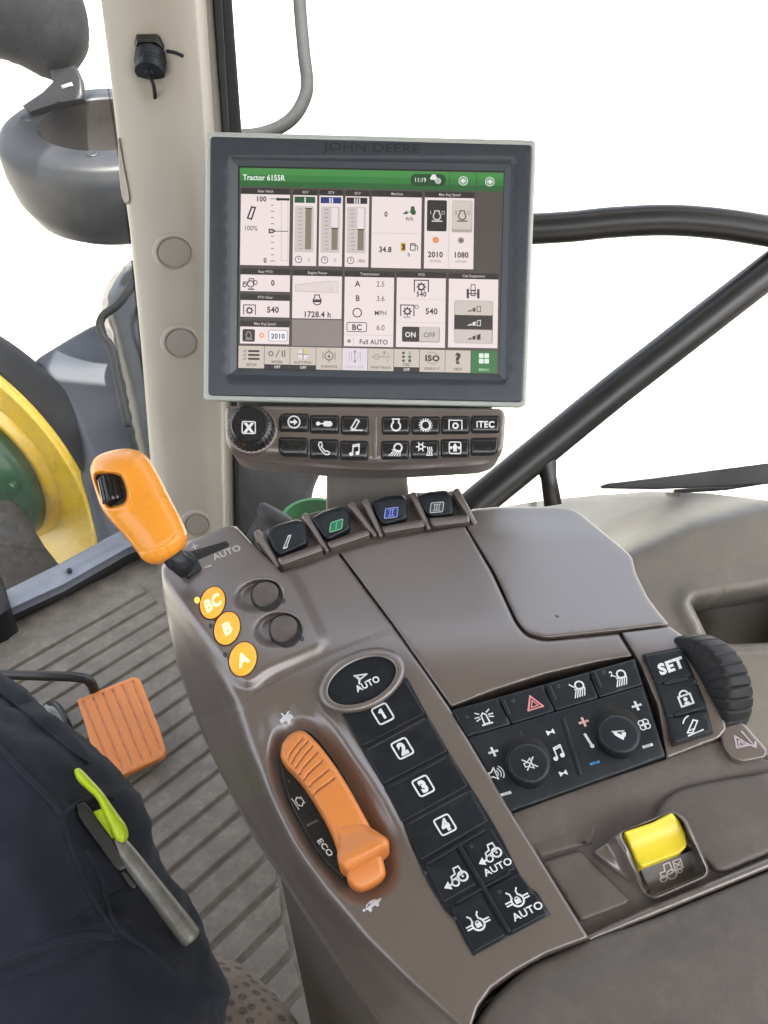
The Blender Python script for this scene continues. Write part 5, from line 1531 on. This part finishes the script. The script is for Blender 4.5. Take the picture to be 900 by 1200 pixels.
def ua(items, x, y, s, c):
    V, Fc = art(items)
    uadd(np.stack([x + V[:, 0] * s, y + V[:, 0] * s * 0.02 - V[:, 1] * s], 1), Fc, c)
def ud(x, y, r, c):
    ua([('d', 0, 0, 1)], x, y, r, c)
W_ = (236, 222, 221); DK = (44, 40, 38); BG = (80, 73, 70); TX = (48, 42, 42); TB = (203, 192, 181); GN = (46, 112, 56)
uq([(107, 119), (793, 133), (779, 657), (103, 641)], (18, 18, 18))
uq([(112, 124), (791, 136), (777, 654), (108, 639)], BG)
ur(112, 124, 791, 141, (66, 140, 70)); ur(112, 141, 790, 157, (52, 124, 60)); ur(112, 157, 790, 172, (38, 98, 48))
ut('Tractor 6155R', 120, 148, 13, (232, 240, 230), 0.022, 0.86, 'l')
uq(roundpoly([(552, 140), (642, 141), (642, 172), (551, 171)], 14), (28, 74, 38))
ut('11:19', 576, 155, 10.5, (225, 232, 225), 0.012, 0.85)
ud(606, 151, 4.5, (230, 230, 230)); ud(611, 148, 7, (230, 230, 230)); ud(616, 153, 5, (230, 230, 230)); ud(622, 158, 8, (190, 190, 190)); ut('!', 622, 158, 8, (60, 60, 60))
ur(651, 135, 653, 183, (34, 84, 44)); ur(720, 137, 722, 185, (34, 84, 44))
for x, y, s in ((687, 158, -1), (755, 160, 1)):
    ua([('o', 0, 0, 1, 0.2)], x, y, 11, (215, 225, 212)); ua([('d', 0, 0, 0.75)], x, y, 11, (160, 170, 160))
    ua([('l', [(-0.5 * s, 0), (0.3 * s, 0)], 0.22), ('l', [(0, 0.4), (0.45 * s, 0), (0, -0.4)], 0.2)], x, y, 11, (250, 250, 250))
def tile(t, x0, y0, x1, y1, hh=14):
    ur(x0, y0, x1, y0 + hh, DK)
    ut(t, (x0 + x1) / 2, y0 + hh / 2 + 0.02 * (x1 - x0) / 2, 6.2, (205, 198, 195), 0.01, 0.95)
    ur(x0, y0 + hh + 1.5, x1 - 1, y1, W_)
tile('Rear Hitch', 115, 176, 242, 374); tile('SCV', 250, 179, 312, 376); tile('SCV', 317, 180, 378, 377); tile('SCV', 384, 182, 446, 379)
tile('Machine', 452, 183, 581, 381); tile('Max Eng Speed', 588, 185, 716, 383)
tile('Rear PTO', 114, 383, 242, 441); tile('PTO Gear', 114, 449, 241, 507); tile('Max Eng Speed', 113, 517, 240, 576)
tile('Engine Power', 248, 386, 376, 511); tile('Transmission', 382, 389, 510, 583); tile('PTO', 516, 391, 643, 585); tile('Cab Suspension', 650, 394, 778, 586)
ur(247, 514, 375, 582, (142, 132, 128))
# rear hitch
ut('100', 167, 204, 12, TX, 0.03, 0.95); ut('0', 177, 362, 11, TX, 0.03, 0.95); ut('100%', 140, 279, 12, TX, 0.0, 0.9)
ua([('lc', [(-0.5, -0.75), (0.1, 0.85), (0.6, 0.75), (0.05, -0.9)], 0.22)], 141, 240, 18, TX)
for k in range(11):
    ur(190 if k % 10 == 0 else 192, 203 + k * 16, 203 if k % 10 == 0 else 200, 205 + k * 16, (110, 100, 100))
ua([('lc', [(-1, -9.3), (1, -9.3), (1, 9.3), (-1, 9.3)], 0.14)], 227, 283, 8.6, (190, 178, 178))
ur(206, 202, 240, 208, (35, 32, 32)); uq([(203, 205), (212, 200), (212, 210)], (35, 32, 32))
ur(192, 286, 236, 288, (60, 55, 55)); uq([(186, 281), (196, 281), (205, 287), (196, 293), (186, 293)], (45, 42, 42)); uq([(189, 284), (195, 284), (199, 287), (195, 290), (189, 290)], (190, 180, 180))
# three valves
for x, c, t, lvl, tm in ((280, (44, 84, 56), 'I', 230, 'C'), (347, (38, 56, 120), 'II', 280, 'C'), (414, (42, 40, 46), 'III', 282, '180s')):
    ur(x - 27, 198 + (x - 280) * 0.018, x + 26, 214 + (x - 280) * 0.018, c)
    ut(t, x, 207 + (x - 280) * 0.018, 12, (225, 220, 225), 0.03, 1.2)
    dy = (x - 280) * 0.018
    ur(x - 26, 222 + dy, x + 23, 341 + dy, (205, 193, 192), 4)
    ur(x + 1, 226 + dy, x + 17, 334 + dy, (232, 222, 222)); ur(x + 1, lvl + dy, x + 17, 334 + dy, (132, 122, 104)); ur(x, lvl - 3 + dy, x + 18, lvl + dy, (66, 58, 50))
    for k in range(11): ur(x - 17, 229 + dy + k * 10.2, x - 7, 231 + dy + k * 10.2, (150, 140, 138))
    ua([('o', 0, 0, 1, 0.22), ('l', [(0, 0.6), (0, 0), (0.3, 0)], 0.2)], x - 17, 360 + dy, 8.5, (84, 76, 76))
    ut(tm, x + 10, 361 + dy, 8, (120, 110, 110), 0.01, 0.9)
# machine
ut('0', 488, 243, 12, TX, 0.03, 0.9); ut('34.8', 486, 334, 13, TX, 0.03, 0.9); ut('ft/h', 549, 255, 9.5, (90, 82, 80), 0.015, 0.95); ut('h', 547, 347, 10, (90, 82, 80), 0.02)
ua([('p', [(-1, -0.5), (0.0, -0.3), (0.2, 0.7), (0.8, 0.7), (0.9, -0.4)]), ('d', 0.6, -0.4, 0.5), ('d', -0.7, -0.5, 0.3)], 550, 233, 14, (50, 92, 60)); ua([('l', [(-1, 0), (-0.4, 0)], 0.3)], 543, 242, 10, (80, 80, 60))
ur(526, 317, 539, 339, (206, 168, 80), 2); ua([('p', [(-0.5, 0.8), (0.5, 0.8), (-0.5, -0.8), (0.5, -0.8)])], 532, 328, 9, (60, 50, 30)); ua([('r', -0.6, -0.8, 0.6, 0.8, 0.2, 0.2), ('l', [(0.6, 0.4), (1.0, 0.2), (1.0, -0.6)], 0.2), ('l', [(-0.4, 0.4), (0.4, 0.4)], 0.2)], 557, 328, 12, (84, 78, 78))
ur(453, 291, 578, 292.5, (208, 196, 195)); ur(651 - 1, 203, 652, 382, (208, 196, 195))
# max engine speed
ur(594, 207, 645, 287, (44, 42, 41), 4); ur(658, 208, 711, 290, (176, 166, 158), 5); ur(659, 209, 709, 282, (206, 196, 188), 4)
eng = [('a', 0, -0.1, 0.55, 0.2, 2.2, 7.2), ('l', [(-0.35, 0.35), (-0.35, 0.7), (0.35, 0.7), (0.35, 0.35)], 0.18), ('l', [(-0.7, -0.85), (0.7, -0.85)], 0.2)]
for x, c, n_ in ((619, (205, 200, 196), '1'), (684, (98, 90, 86), '2')):
    ua(eng, x, 247, 17, c); ut(n_, x - 16, 239, 9, c); ua([('o', 0, 0, 1, 0.3)], x + 16, 240, 4, c)
ud(616, 310, 10, (238, 196, 168)); ud(616, 310, 7, (222, 120, 60)); ud(616, 310, 3.4, (240, 170, 120)); ud(681, 311, 8, (150, 140, 138)); ud(681, 311, 4, (110, 102, 100))
ut('2010', 615, 347, 13, TX, 0.03, 0.92); ut('1080', 681, 348, 13, TX, 0.03, 0.92); ut('n/min', 615, 363, 8.5, (140, 130, 128), 0.0, 1.0); ut('n/min', 681, 364, 8.5, (140, 130, 128), 0.0, 1.0)
# row two
trac = [('l', [(-1, -0.3), (-0.9, 0.15), (-0.2, 0.15), (-0.1, 0.65), (0.5, 0.65), (0.6, 0)], 0.13), ('o', -0.75, -0.3, 0.25, 0.14), ('o', 0.1, -0.1, 0.45, 0.16), ('a', 0.75, 0.1, 0.3, 0.12, 0, 6.2), ('l', [(-0.2, -0.85), (0.5, -0.85)], 0.2)]
ua(trac, 138, 421, 18, (70, 64, 64)); ut('0', 197, 420, 13, TX, 0.03, 0.9)
pto = [('l', [(-1, -0.8), (-1, 0.8), (1, 0.8), (1, -0.8)], 0.16), ('o', 0, -0.15, 0.4, 0.22), ] + [('d', 0.58 * math.cos(a), -0.15 + 0.58 * math.sin(a), 0.11) for a in np.linspace(0, 6.28, 9)[:-1]]
ua(pto, 137, 489, 15, (64, 58, 58)); ut('540', 197, 489, 14, TX, 0.03, 0.92)
ur(119, 539, 151, 571, (48, 45, 44), 4); ua(eng, 135, 555, 12, (160, 154, 152)); ud(168, 555, 7, (232, 170, 130)); ud(168, 555, 3.2, (240, 215, 200))
ua([('r', -1.35, -0.8, 1.35, 0.8, 0.25, 0.1)], 210, 556, 18, (110, 104, 120)); ua([('p', roundpoly([(-1.27, -0.72), (1.27, -0.72), (1.27, 0.72), (-1.27, 0.72)], 0.2))], 210, 556, 18, (250, 246, 252)); ut('2010', 210, 557, 12, (66, 58, 64), 0.03, 0.92)
uq([(254, 425), (346, 414), (347, 446), (254, 442)], (196, 184, 180)); uq([(256, 427), (345, 416), (345, 444), (256, 440)], (224, 211, 206))
uq([(350, 415), (366, 416), (365, 446), (349, 446)], (200, 188, 184)); uq([(351.5, 417), (364.5, 418), (363.5, 444), (350.5, 444)], (226, 214, 210))
ua([('a', 0, -0.1, 0.7, 0.18, 2.1, 7.3), ('l', [(-0.4, 0.5), (-0.4, 0.9), (0.4, 0.9), (0.4, 0.5)], 0.18), ('l', [(-0.45, -0.1), (0.45, -0.1)], 0.5)], 311, 465, 15, (70, 62, 62))
ut('1728.4 h', 311, 501, 14, TX, 0.025, 0.9)
for i, (a, b) in enumerate((('A', '2.5'), ('B', '3.6'), ('', 'MPH'), ('BC', '6.0'))):
    y = 422 + i * 37.3
    if a and a != 'BC': ut(a, 415, y, 14, TX, 0.02, 0.92)
    ut(b, 474, y + 1, 11.5 if b == 'MPH' else 13, TX, 0.006 if b == 'MPH' else 0.0, 0.9)
ua([('o', 0, 0, 1, 0.25)], 414, 497, 11, TX)
ua([('r', -1.55, -0.75, 1.55, 0.75, 0.35, 0.12)], 413, 534, 17, (84, 74, 74)); ut('BC', 413, 534, 13.5, TX, 0.03, 0.95)
ut('Full AUTO', 456, 572, 11.5, TX, 0.018, 0.9); ud(393, 570, 5, (170, 160, 158)); ud(393, 570, 2.5, (110, 100, 100)); ur(404, 560, 405.5, 580, (190, 180, 178)); ur(383, 553, 507, 554.5, (210, 198, 196))
ua(pto, 579, 428, 18, (62, 56, 56)); ut('540', 579, 449, 11.5, TX, 0.025, 0.95)
ua(pto, 543, 491, 17, (62, 56, 56)); ut('n/min', 542, 508, 5.5, (80, 72, 72)); ua([('o', 0, 0, 1, 0.35)], 567, 482, 4.5, (80, 72, 72)); ut('540', 605, 493, 14, TX, 0.025, 0.95)
ur(517, 460, 640, 461.5, (212, 200, 198)); ur(516, 521, 639, 522.5, (212, 200, 198))
ur(529, 532, 627, 572, (170, 160, 152), 5); ur(530, 533, 574, 571, (52, 49, 48), 4); ur(574, 533.5, 624, 570, (205, 195, 188), 3)
ut('ON', 551, 553, 12, (228, 222, 220), 0.03, 0.95); ut('OFF', 600, 554, 11.5, (96, 88, 86), 0.012, 1.0)
ua([('lc', [(-0.35, 0.1), (-0.25, 0.9), (0.25, 0.9), (0.35, 0.1)], 0.12), ('l', [(-0.75, 0.1), (-0.75, -0.9)], 0.35), ('l', [(0.75, 0.1), (0.75, -0.9)], 0.35), ('r', -0.35, -0.75, 0.35, 0.1, 0.1, 0.15), ('l', [(-0.7, -0.4), (0.7, -0.4)], 0.15)], 712, 441, 18, (76, 70, 70))
ur(664, 465, 764, 575, (150, 140, 134), 5); ur(665, 466, 763, 502, (204, 194, 187), 4); ur(664, 503, 762, 539, (50, 47, 46)); ur(663, 540, 761, 574, (204, 194, 187), 4)
for y, c in ((488, (92, 84, 82)), (524, (225, 220, 218)), (560, (60, 54, 52))):
    ua([('p', [(-1.3, -0.4), (-0.5, -0.4), (-0.5, -0.05)]), ('p', [(-0.35, -0.4), (0.15, -0.4), (0.15, 0.3), (-0.35, 0.1)])], 716, y, 16, c)
    ua([('p', [(0.35, -0.4), (0.95, -0.4), (0.95, 0.55), (0.35, 0.35)])] if y == 560 else [('lc', [(0.4, -0.38), (0.95, -0.38), (0.95, 0.5), (0.4, 0.35)], 0.12)], 716, y, 16, c)
# bottom tabs
xs_ = [109, 176, 242, 309, 376, 442, 509, 575, 641, 707, 775]
names = ['SETUP', 'WORK', 'AUTOTRAC', 'GUIDANCE', 'QUICK LINE', 'SWAP TRACK', 'iTEC', 'ISOBUS VT', 'HELP', 'MENU']
for i, nm in enumerate(names):
    x0, x1 = xs_[i], xs_[i + 1]
    y0 = 582 + (x0 - 109) * 0.021
    off = nm in ('WORK', 'AUTOTRAC', 'iTEC')
    cm = (x0 + x1) / 2 - 1
    ur(x0, y0, x1 - 1.2, y0 + (46 if off else 57), TB if nm not in ('QUICK LINE', 'MENU') else ((222, 212, 218) if nm != 'MENU' else (50, 116, 62)), 0)
    if off:
        ur(x0, y0 + 46, x1 - 1, y0 + 58, (34, 31, 30)); ut('OFF', cm, y0 + 53, 6.5, (225, 220, 218), 0.02)
    ut(nm, cm, y0 + (40 if off else 49), 6.4 if len(nm) < 8 else 5.6, (84, 76, 70) if nm not in ('MENU', 'QUICK LINE') else ((170, 205, 172) if nm == 'MENU' else (186, 176, 184)), 0.02, 0.95)
    yc = y0 + 22
    if nm == 'SETUP':
        for k in range(3): ur(cm - 8, yc - 11 + k * 10, cm + 21, yc - 6 + k * 10, (40, 36, 34)); ua([('l', [(-0.5, 0.1), (-0.1, -0.4), (0.6, 0.7)], 0.3)], cm - 17, yc - 8 + k * 10, 6, (120, 110, 104))
    elif nm == 'WORK':
        ua([('o', 0, 0, 1, 0.5)], cm - 16, yc - 3, 5.5, (96, 94, 110)); ua([('l', [(-0.4, -0.9), (0.4, 0.9)], 0.25)], cm + 1, yc - 3, 9, (84, 78, 72)); ua([('l', [(-0.3, -0.8), (-0.3, 0.8)], 0.3), ('l', [(0.4, -0.8), (0.4, 0.8)], 0.3)], cm + 16, yc - 3, 9, (84, 78, 72))
    elif nm == 'AUTOTRAC':
        ud(cm, yc - 3, 14, (226, 218, 216)); ua([('l', [(-1, 0), (1, 0)], 0.16), ('l', [(0, -1), (0, 1)], 0.16)], cm, yc - 3, 14, (130, 120, 120)); uq([(cm, yc - 3), (cm + 13, yc - 6), (cm + 10, yc - 13), (cm + 2, yc - 17)], (214, 190, 130))
    elif nm == 'GUIDANCE':
        ua([('o', 0, 0, 0.75, 0.16), ('p', [(-0.3, -0.3), (0, 0.35), (0.3, -0.3)]), ('l', [(0, 0.75), (0, 1.2)], 0.14), ('l', [(0, -0.75), (0, -1.2)], 0.14), ('l', [(-1.1, -0.6), (-1.1, 0.6)], 0.12), ('l', [(1.1, -0.6), (1.1, 0.6)], 0.12)], cm, yc, 14, (84, 76, 72))
    elif nm == 'QUICK LINE':
        ua([('l', [(0, -1), (0, 1)], 0.14), ('d', 0, -0.9, 0.22), ('d', 0, 0.9, 0.22)] + [('l', [(x, -0.8), (x, 0.8)], 0.06) for x in (-1, -0.6, 0.6, 1)], cm, yc, 14, (140, 130, 142))
    elif nm == 'SWAP TRACK':
        ua([('l', [(-1.6, 0), (1.6, 0)], 0.1), ('o', -0.7, 0, 0.45, 0.1), ('l', [(0.4, 0), (0.8, 0.9)], 0.1), ('d', 0.6, 0.8, 0.2), ('l', [(1.2, -0.8), (1.2, 0.9)], 0.06)], cm, yc, 15, (140, 130, 122))
    elif nm == 'iTEC':
        for k in range(3): ud(cm - 8, yc - 12 + k * 10, 3.6, (70, 66, 62)); ud(cm + 8, yc - 12 + k * 10, 4.2, ((170, 162, 154), (70, 130, 80), (40, 90, 54))[k])
    elif nm == 'ISOBUS VT':
        ua([('o', 0, 0, 1, 0.12)], cm, yc, 15, (150, 142, 134)); ur(cm - 20, yc - 7, cm + 20, yc + 6, TB); ut('ISO', cm, yc, 13, (54, 48, 46), 0.05, 1.15)
    elif nm == 'HELP':
        ut('?', cm, yc - 1, 24, (58, 54, 50), 0.06, 1.1)
    else:
        for dx in (-7, 7):
            for dy in (-7, 7): ur(cm + dx - 6, yc - 2 + dy - 6, cm + dx + 6, yc - 2 + dy + 6, (226, 238, 224), 2)
me_scr = obj('screen', UV_, UF_, None, mon, smooth=False, mats=UMATS, midx=UM_)

# ------------------------------------------------------------------ button bar under the monitor
sw = thing('switch_bar', 'brown bar of black push buttons with a round knob under the monitor', 'switch panel', FB.K(430, 600, -0.02))
BAR = roundpoly([(265, 475.5), (264, 486), (265, 518), (275, 536), (288, 541), (380, 550), (440, 552.5), (480, 551.5), (566, 546.5), (583, 540), (590, 526), (592.5, 488), (588, 479)], [5, 3, 8, 8, 5, 10, 5, 5, 8, 8, 8, 5, 5], 4)
def bar_h(P):
    yb = np.interp(P[:, 0], [264, 440, 592], [538, 551, 540])
    return -0.010 * sstep(P[:, 1] - yb, -14, 0)
sculpt('bar_body', FB, BAR, M['brown'], sw, h=bar_h, edge=(4, 0.004), spacing=6, skirt=0.025)
STK = [(383, 548), (476, 546), (480, 592), (482, 640), (380, 640), (382, 600)]
FK = Frame(D(430, 590, 0.755), ncam(0, 0.25, 0.97))
sculpt('stalk', FK, roundpoly(STK, 2), M['sidewall'], sw, h=0, edge=(3, 0.003), spacing=8, skirt=0.03)
V, Fc = box_mesh(FM.K(428, 474, -0.045), CX * 0.118, CU * 0.016, CF * 0.02)
obj('mount_bracket', V, Fc, M['brown_dark'], sw, smooth=False, bevel=0.004)  # dark plate, widened to paint in the shadow line under the monitor
strip_g = sculpt('centre_rib', FB, roundpoly([(437.5, 488), (442, 488), (442, 537), (440, 540), (437.5, 538)], 2), M['brown'], sw, h=0.0012, edge=(2, 0.001), spacing=6, skirt=0.003)
arrow = [('o', 0, 0, 0.95, 0.22), ('l', [(-0.5, 0), (0.2, 0)], 0.36), ('p', [(0.0, 0.55), (0.6, 0), (0.0, -0.55)])]
cyl = [('l', [(-0.55, 0), (-0.1, 0)], 0.22), ('d', -1.0, 0, 0.32), ('l', [(-1.0, 0), (-0.5, 0)], 0.2), ('p', roundpoly([(-0.15, -0.42), (1.0, -0.42), (1.3, 0), (1.0, 0.42), (-0.15, 0.42)], 0.2))]
bkt = [('lc', [(-0.6, -0.5), (0.2, 0.85), (0.65, 0.6), (-0.1, -0.75)], 0.22), ('l', [(-0.6, -0.85), (1.1, -0.85)], 0.18)]
phone = [('lc', [(-0.75, 0.9), (-0.45, 0.95), (-0.3, 0.4), (-0.5, 0.25), (0.15, -0.5), (0.4, -0.4), (0.85, -0.65), (0.7, -0.95), (0.2, -1.0), (-0.6, -0.2), (-0.9, 0.5)], 0.17)]
engine = [('a', 0, -0.15, 0.7, 0.26, 2.2, 7.2), ('l', [(-0.4, 0.45), (-0.5, 0.95), (0.5, 0.95), (0.4, 0.45)], 0.24)]
gear = [('o', 0, 0, 0.72, 0.24)] + [('l', [(0.8 * math.cos(a), 0.8 * math.sin(a)), (1.05 * math.cos(a), 1.05 * math.sin(a))], 0.2) for a in np.linspace(0, 2 * math.pi, 17)[:-1]]
ptob = [('l', [(-1, -0.7), (-1, 0.7), (1, 0.7), (1, -0.7)], 0.18), ('o', 0, -0.15, 0.38, 0.26)]
worklamp = [('o', 0.45, 0.35, 0.6, 0.26)] + [('l', [(0.1 - 0.0 * k + 0.25 * k - 0.3, -0.2 - 0.05 * k), (-0.95 + 0.42 * k, -0.95)], 0.16) for k in range(5)] + [('l', [(-0.4, 0.0), (0.9, -0.2)], 0.2)]
climate = [('o', -0.65, 0.35, 0.35, 0.22)] + [('l', [(-0.65 + 0.4 * math.cos(a), 0.35 + 0.4 * math.sin(a)), (-0.65 + 0.68 * math.cos(a), 0.35 + 0.68 * math.sin(a))], 0.2) for a in np.linspace(0, 2 * math.pi, 7)[:-1]] + [('l', [(x, -0.75), (x + 0.1, -0.2), (x, 0.3)], 0.16) for x in (0.4, 0.7, 1.0)] + [('l', [(0.25, -0.95), (1.15, -0.95)], 0.16)]
tdisp = [('r', -0.95, -0.95, 0.95, 0.95, 0.4, 0.18), ('p', [(-0.5, 0.0), (0, 0.7), (0.5, 0.0)]), ('p', [(-0.28, 0.1), (0.28, 0.1), (0.28, -0.55), (-0.28, -0.55)]), ('p', [(-0.8, -0.2), (-0.45, -0.2), (-0.45, 0.2), (-0.8, 0.2)]), ('p', [(0.45, -0.2), (0.8, -0.2), (0.8, 0.2), (0.45, 0.2)])]
itec = [('t', 'iTEC', 0, 0, 0.72, 0.04, 0.95)]
BT = [((328, 485, 361, 505), arrow, 7.2, 'arrow'), ((364, 487, 396.5, 507), cyl, 7.5, 'cylinder'), ((400.5, 488, 431.5, 508.5), bkt, 7.5, 'loader'),
      ((327.5, 513, 360, 534), None, 0, ''), ((364, 515, 396, 536.5), phone, 7.5, 'telephone'), ((399.5, 517, 431, 538), note, 7, 'music note'),
      ((448.5, 489, 479.5, 508.5), engine, 7.5, 'engine'), ((483, 489, 514.5, 508.5), gear, 7, 'gear'), ((518, 488.5, 549.5, 508), ptob, 7.5, 'power take off'), ((553, 488, 584.5, 507), itec, 9.5, 'iTEC'),
      ((447.5, 517.5, 478.5, 537.5), worklamp, 7.5, 'work lamp'), ((482.5, 517, 513.5, 536.5), climate, 7.5, 'climate'), ((517.5, 515.5, 549, 535), tdisp, 7.8, 'display'), ((552.5, 514, 583, 533), None, 0, '')]
for i, ((x0, y0, x1, y1), it, s, nm) in enumerate(BT):
    k = 0.02 if x0 < 440 else -0.008
    p = [(x0, y0), (x1, y0 + k * 30), (x1, y1 + k * 30), (x0, y1)]
    r = [2.5] * 4
    if i == 3: r = [2.5, 2.5, 2.5, 9]
    if i == 13: r = [2.5, 2.5, 9, 2.5]
    if i == 0: r = [8, 2.5, 2.5, 2.5]
    sculpt('button_gap', FB, roundpoly([(x0 - 1, y0 - 1), (x1 + 1, y0 - 1 + k * 30), (x1 + 1, y1 + 1 + k * 30), (x0 - 1, y1 + 1)], [v + 1 for v in r], 4), M['gap'], sw, h=0.0004, edge=(0, 0), spacing=20, skirt=0.001)
    cy = (y0 + y1) / 2
    b = sculpt('push_button', FB, roundpoly(p, r, 4), M['gloss'], sw, h=lambda P, cy=cy: 0.0032 - 0.0022 * ((P[:, 1] - cy) / 10) ** 2, edge=(2.5, 0.0015), spacing=4, skirt=0.004)
    part_label(b, ('black push button with %s icon' % nm) if nm else ('blank black push button, %s one' % ('left' if i == 3 else 'right')))
    if it:
        printed('icon', FB, it, ((x0 + x1) / 2, cy - 0.5), np.array([s, 0.02 * s]), np.array([0, -s]), paint(228, 230, 232), b, lambda P, cy=cy: 0.0036 - 0.0022 * ((P[:, 1] - cy) / 10) ** 2)
kc = FB.K(295.5, 504, 0.0)
V, Fc = lathe_mesh(kc, FB.n, [(0.0225, -0.002), (0.0225, 0.001), (0.021, 0.002)], 48)
obj('knob_collar', V, Fc, M['brown'], sw)
V, Fc = lathe_mesh(kc, FB.n, [(0.0205, 0.0), (0.0205, 0.003), (0.0200, 0.010), (0.0190, 0.0125), (0.0160, 0.0145), (0.0156, 0.016), (0.0150, 0.0166), (0, 0.0166)], 120, rib=(1, 2, 0.0011, 4, 2))
kb = sharp(obj('knob', V, Fc, M['gloss'], sw), 40)
part_label(kb, 'round knurled knob marked X')
printed('icon', FB, [('r', -1, -0.9, 1, 0.9, 0.3, 0.16), ('t', 'X', 0, 0, 1.1, 0.07, 0.95)], (291.5, 501), np.array([8.4, 0.2]), np.array([0, -8.4]), paint(228, 230, 232), kb, 0.0169)
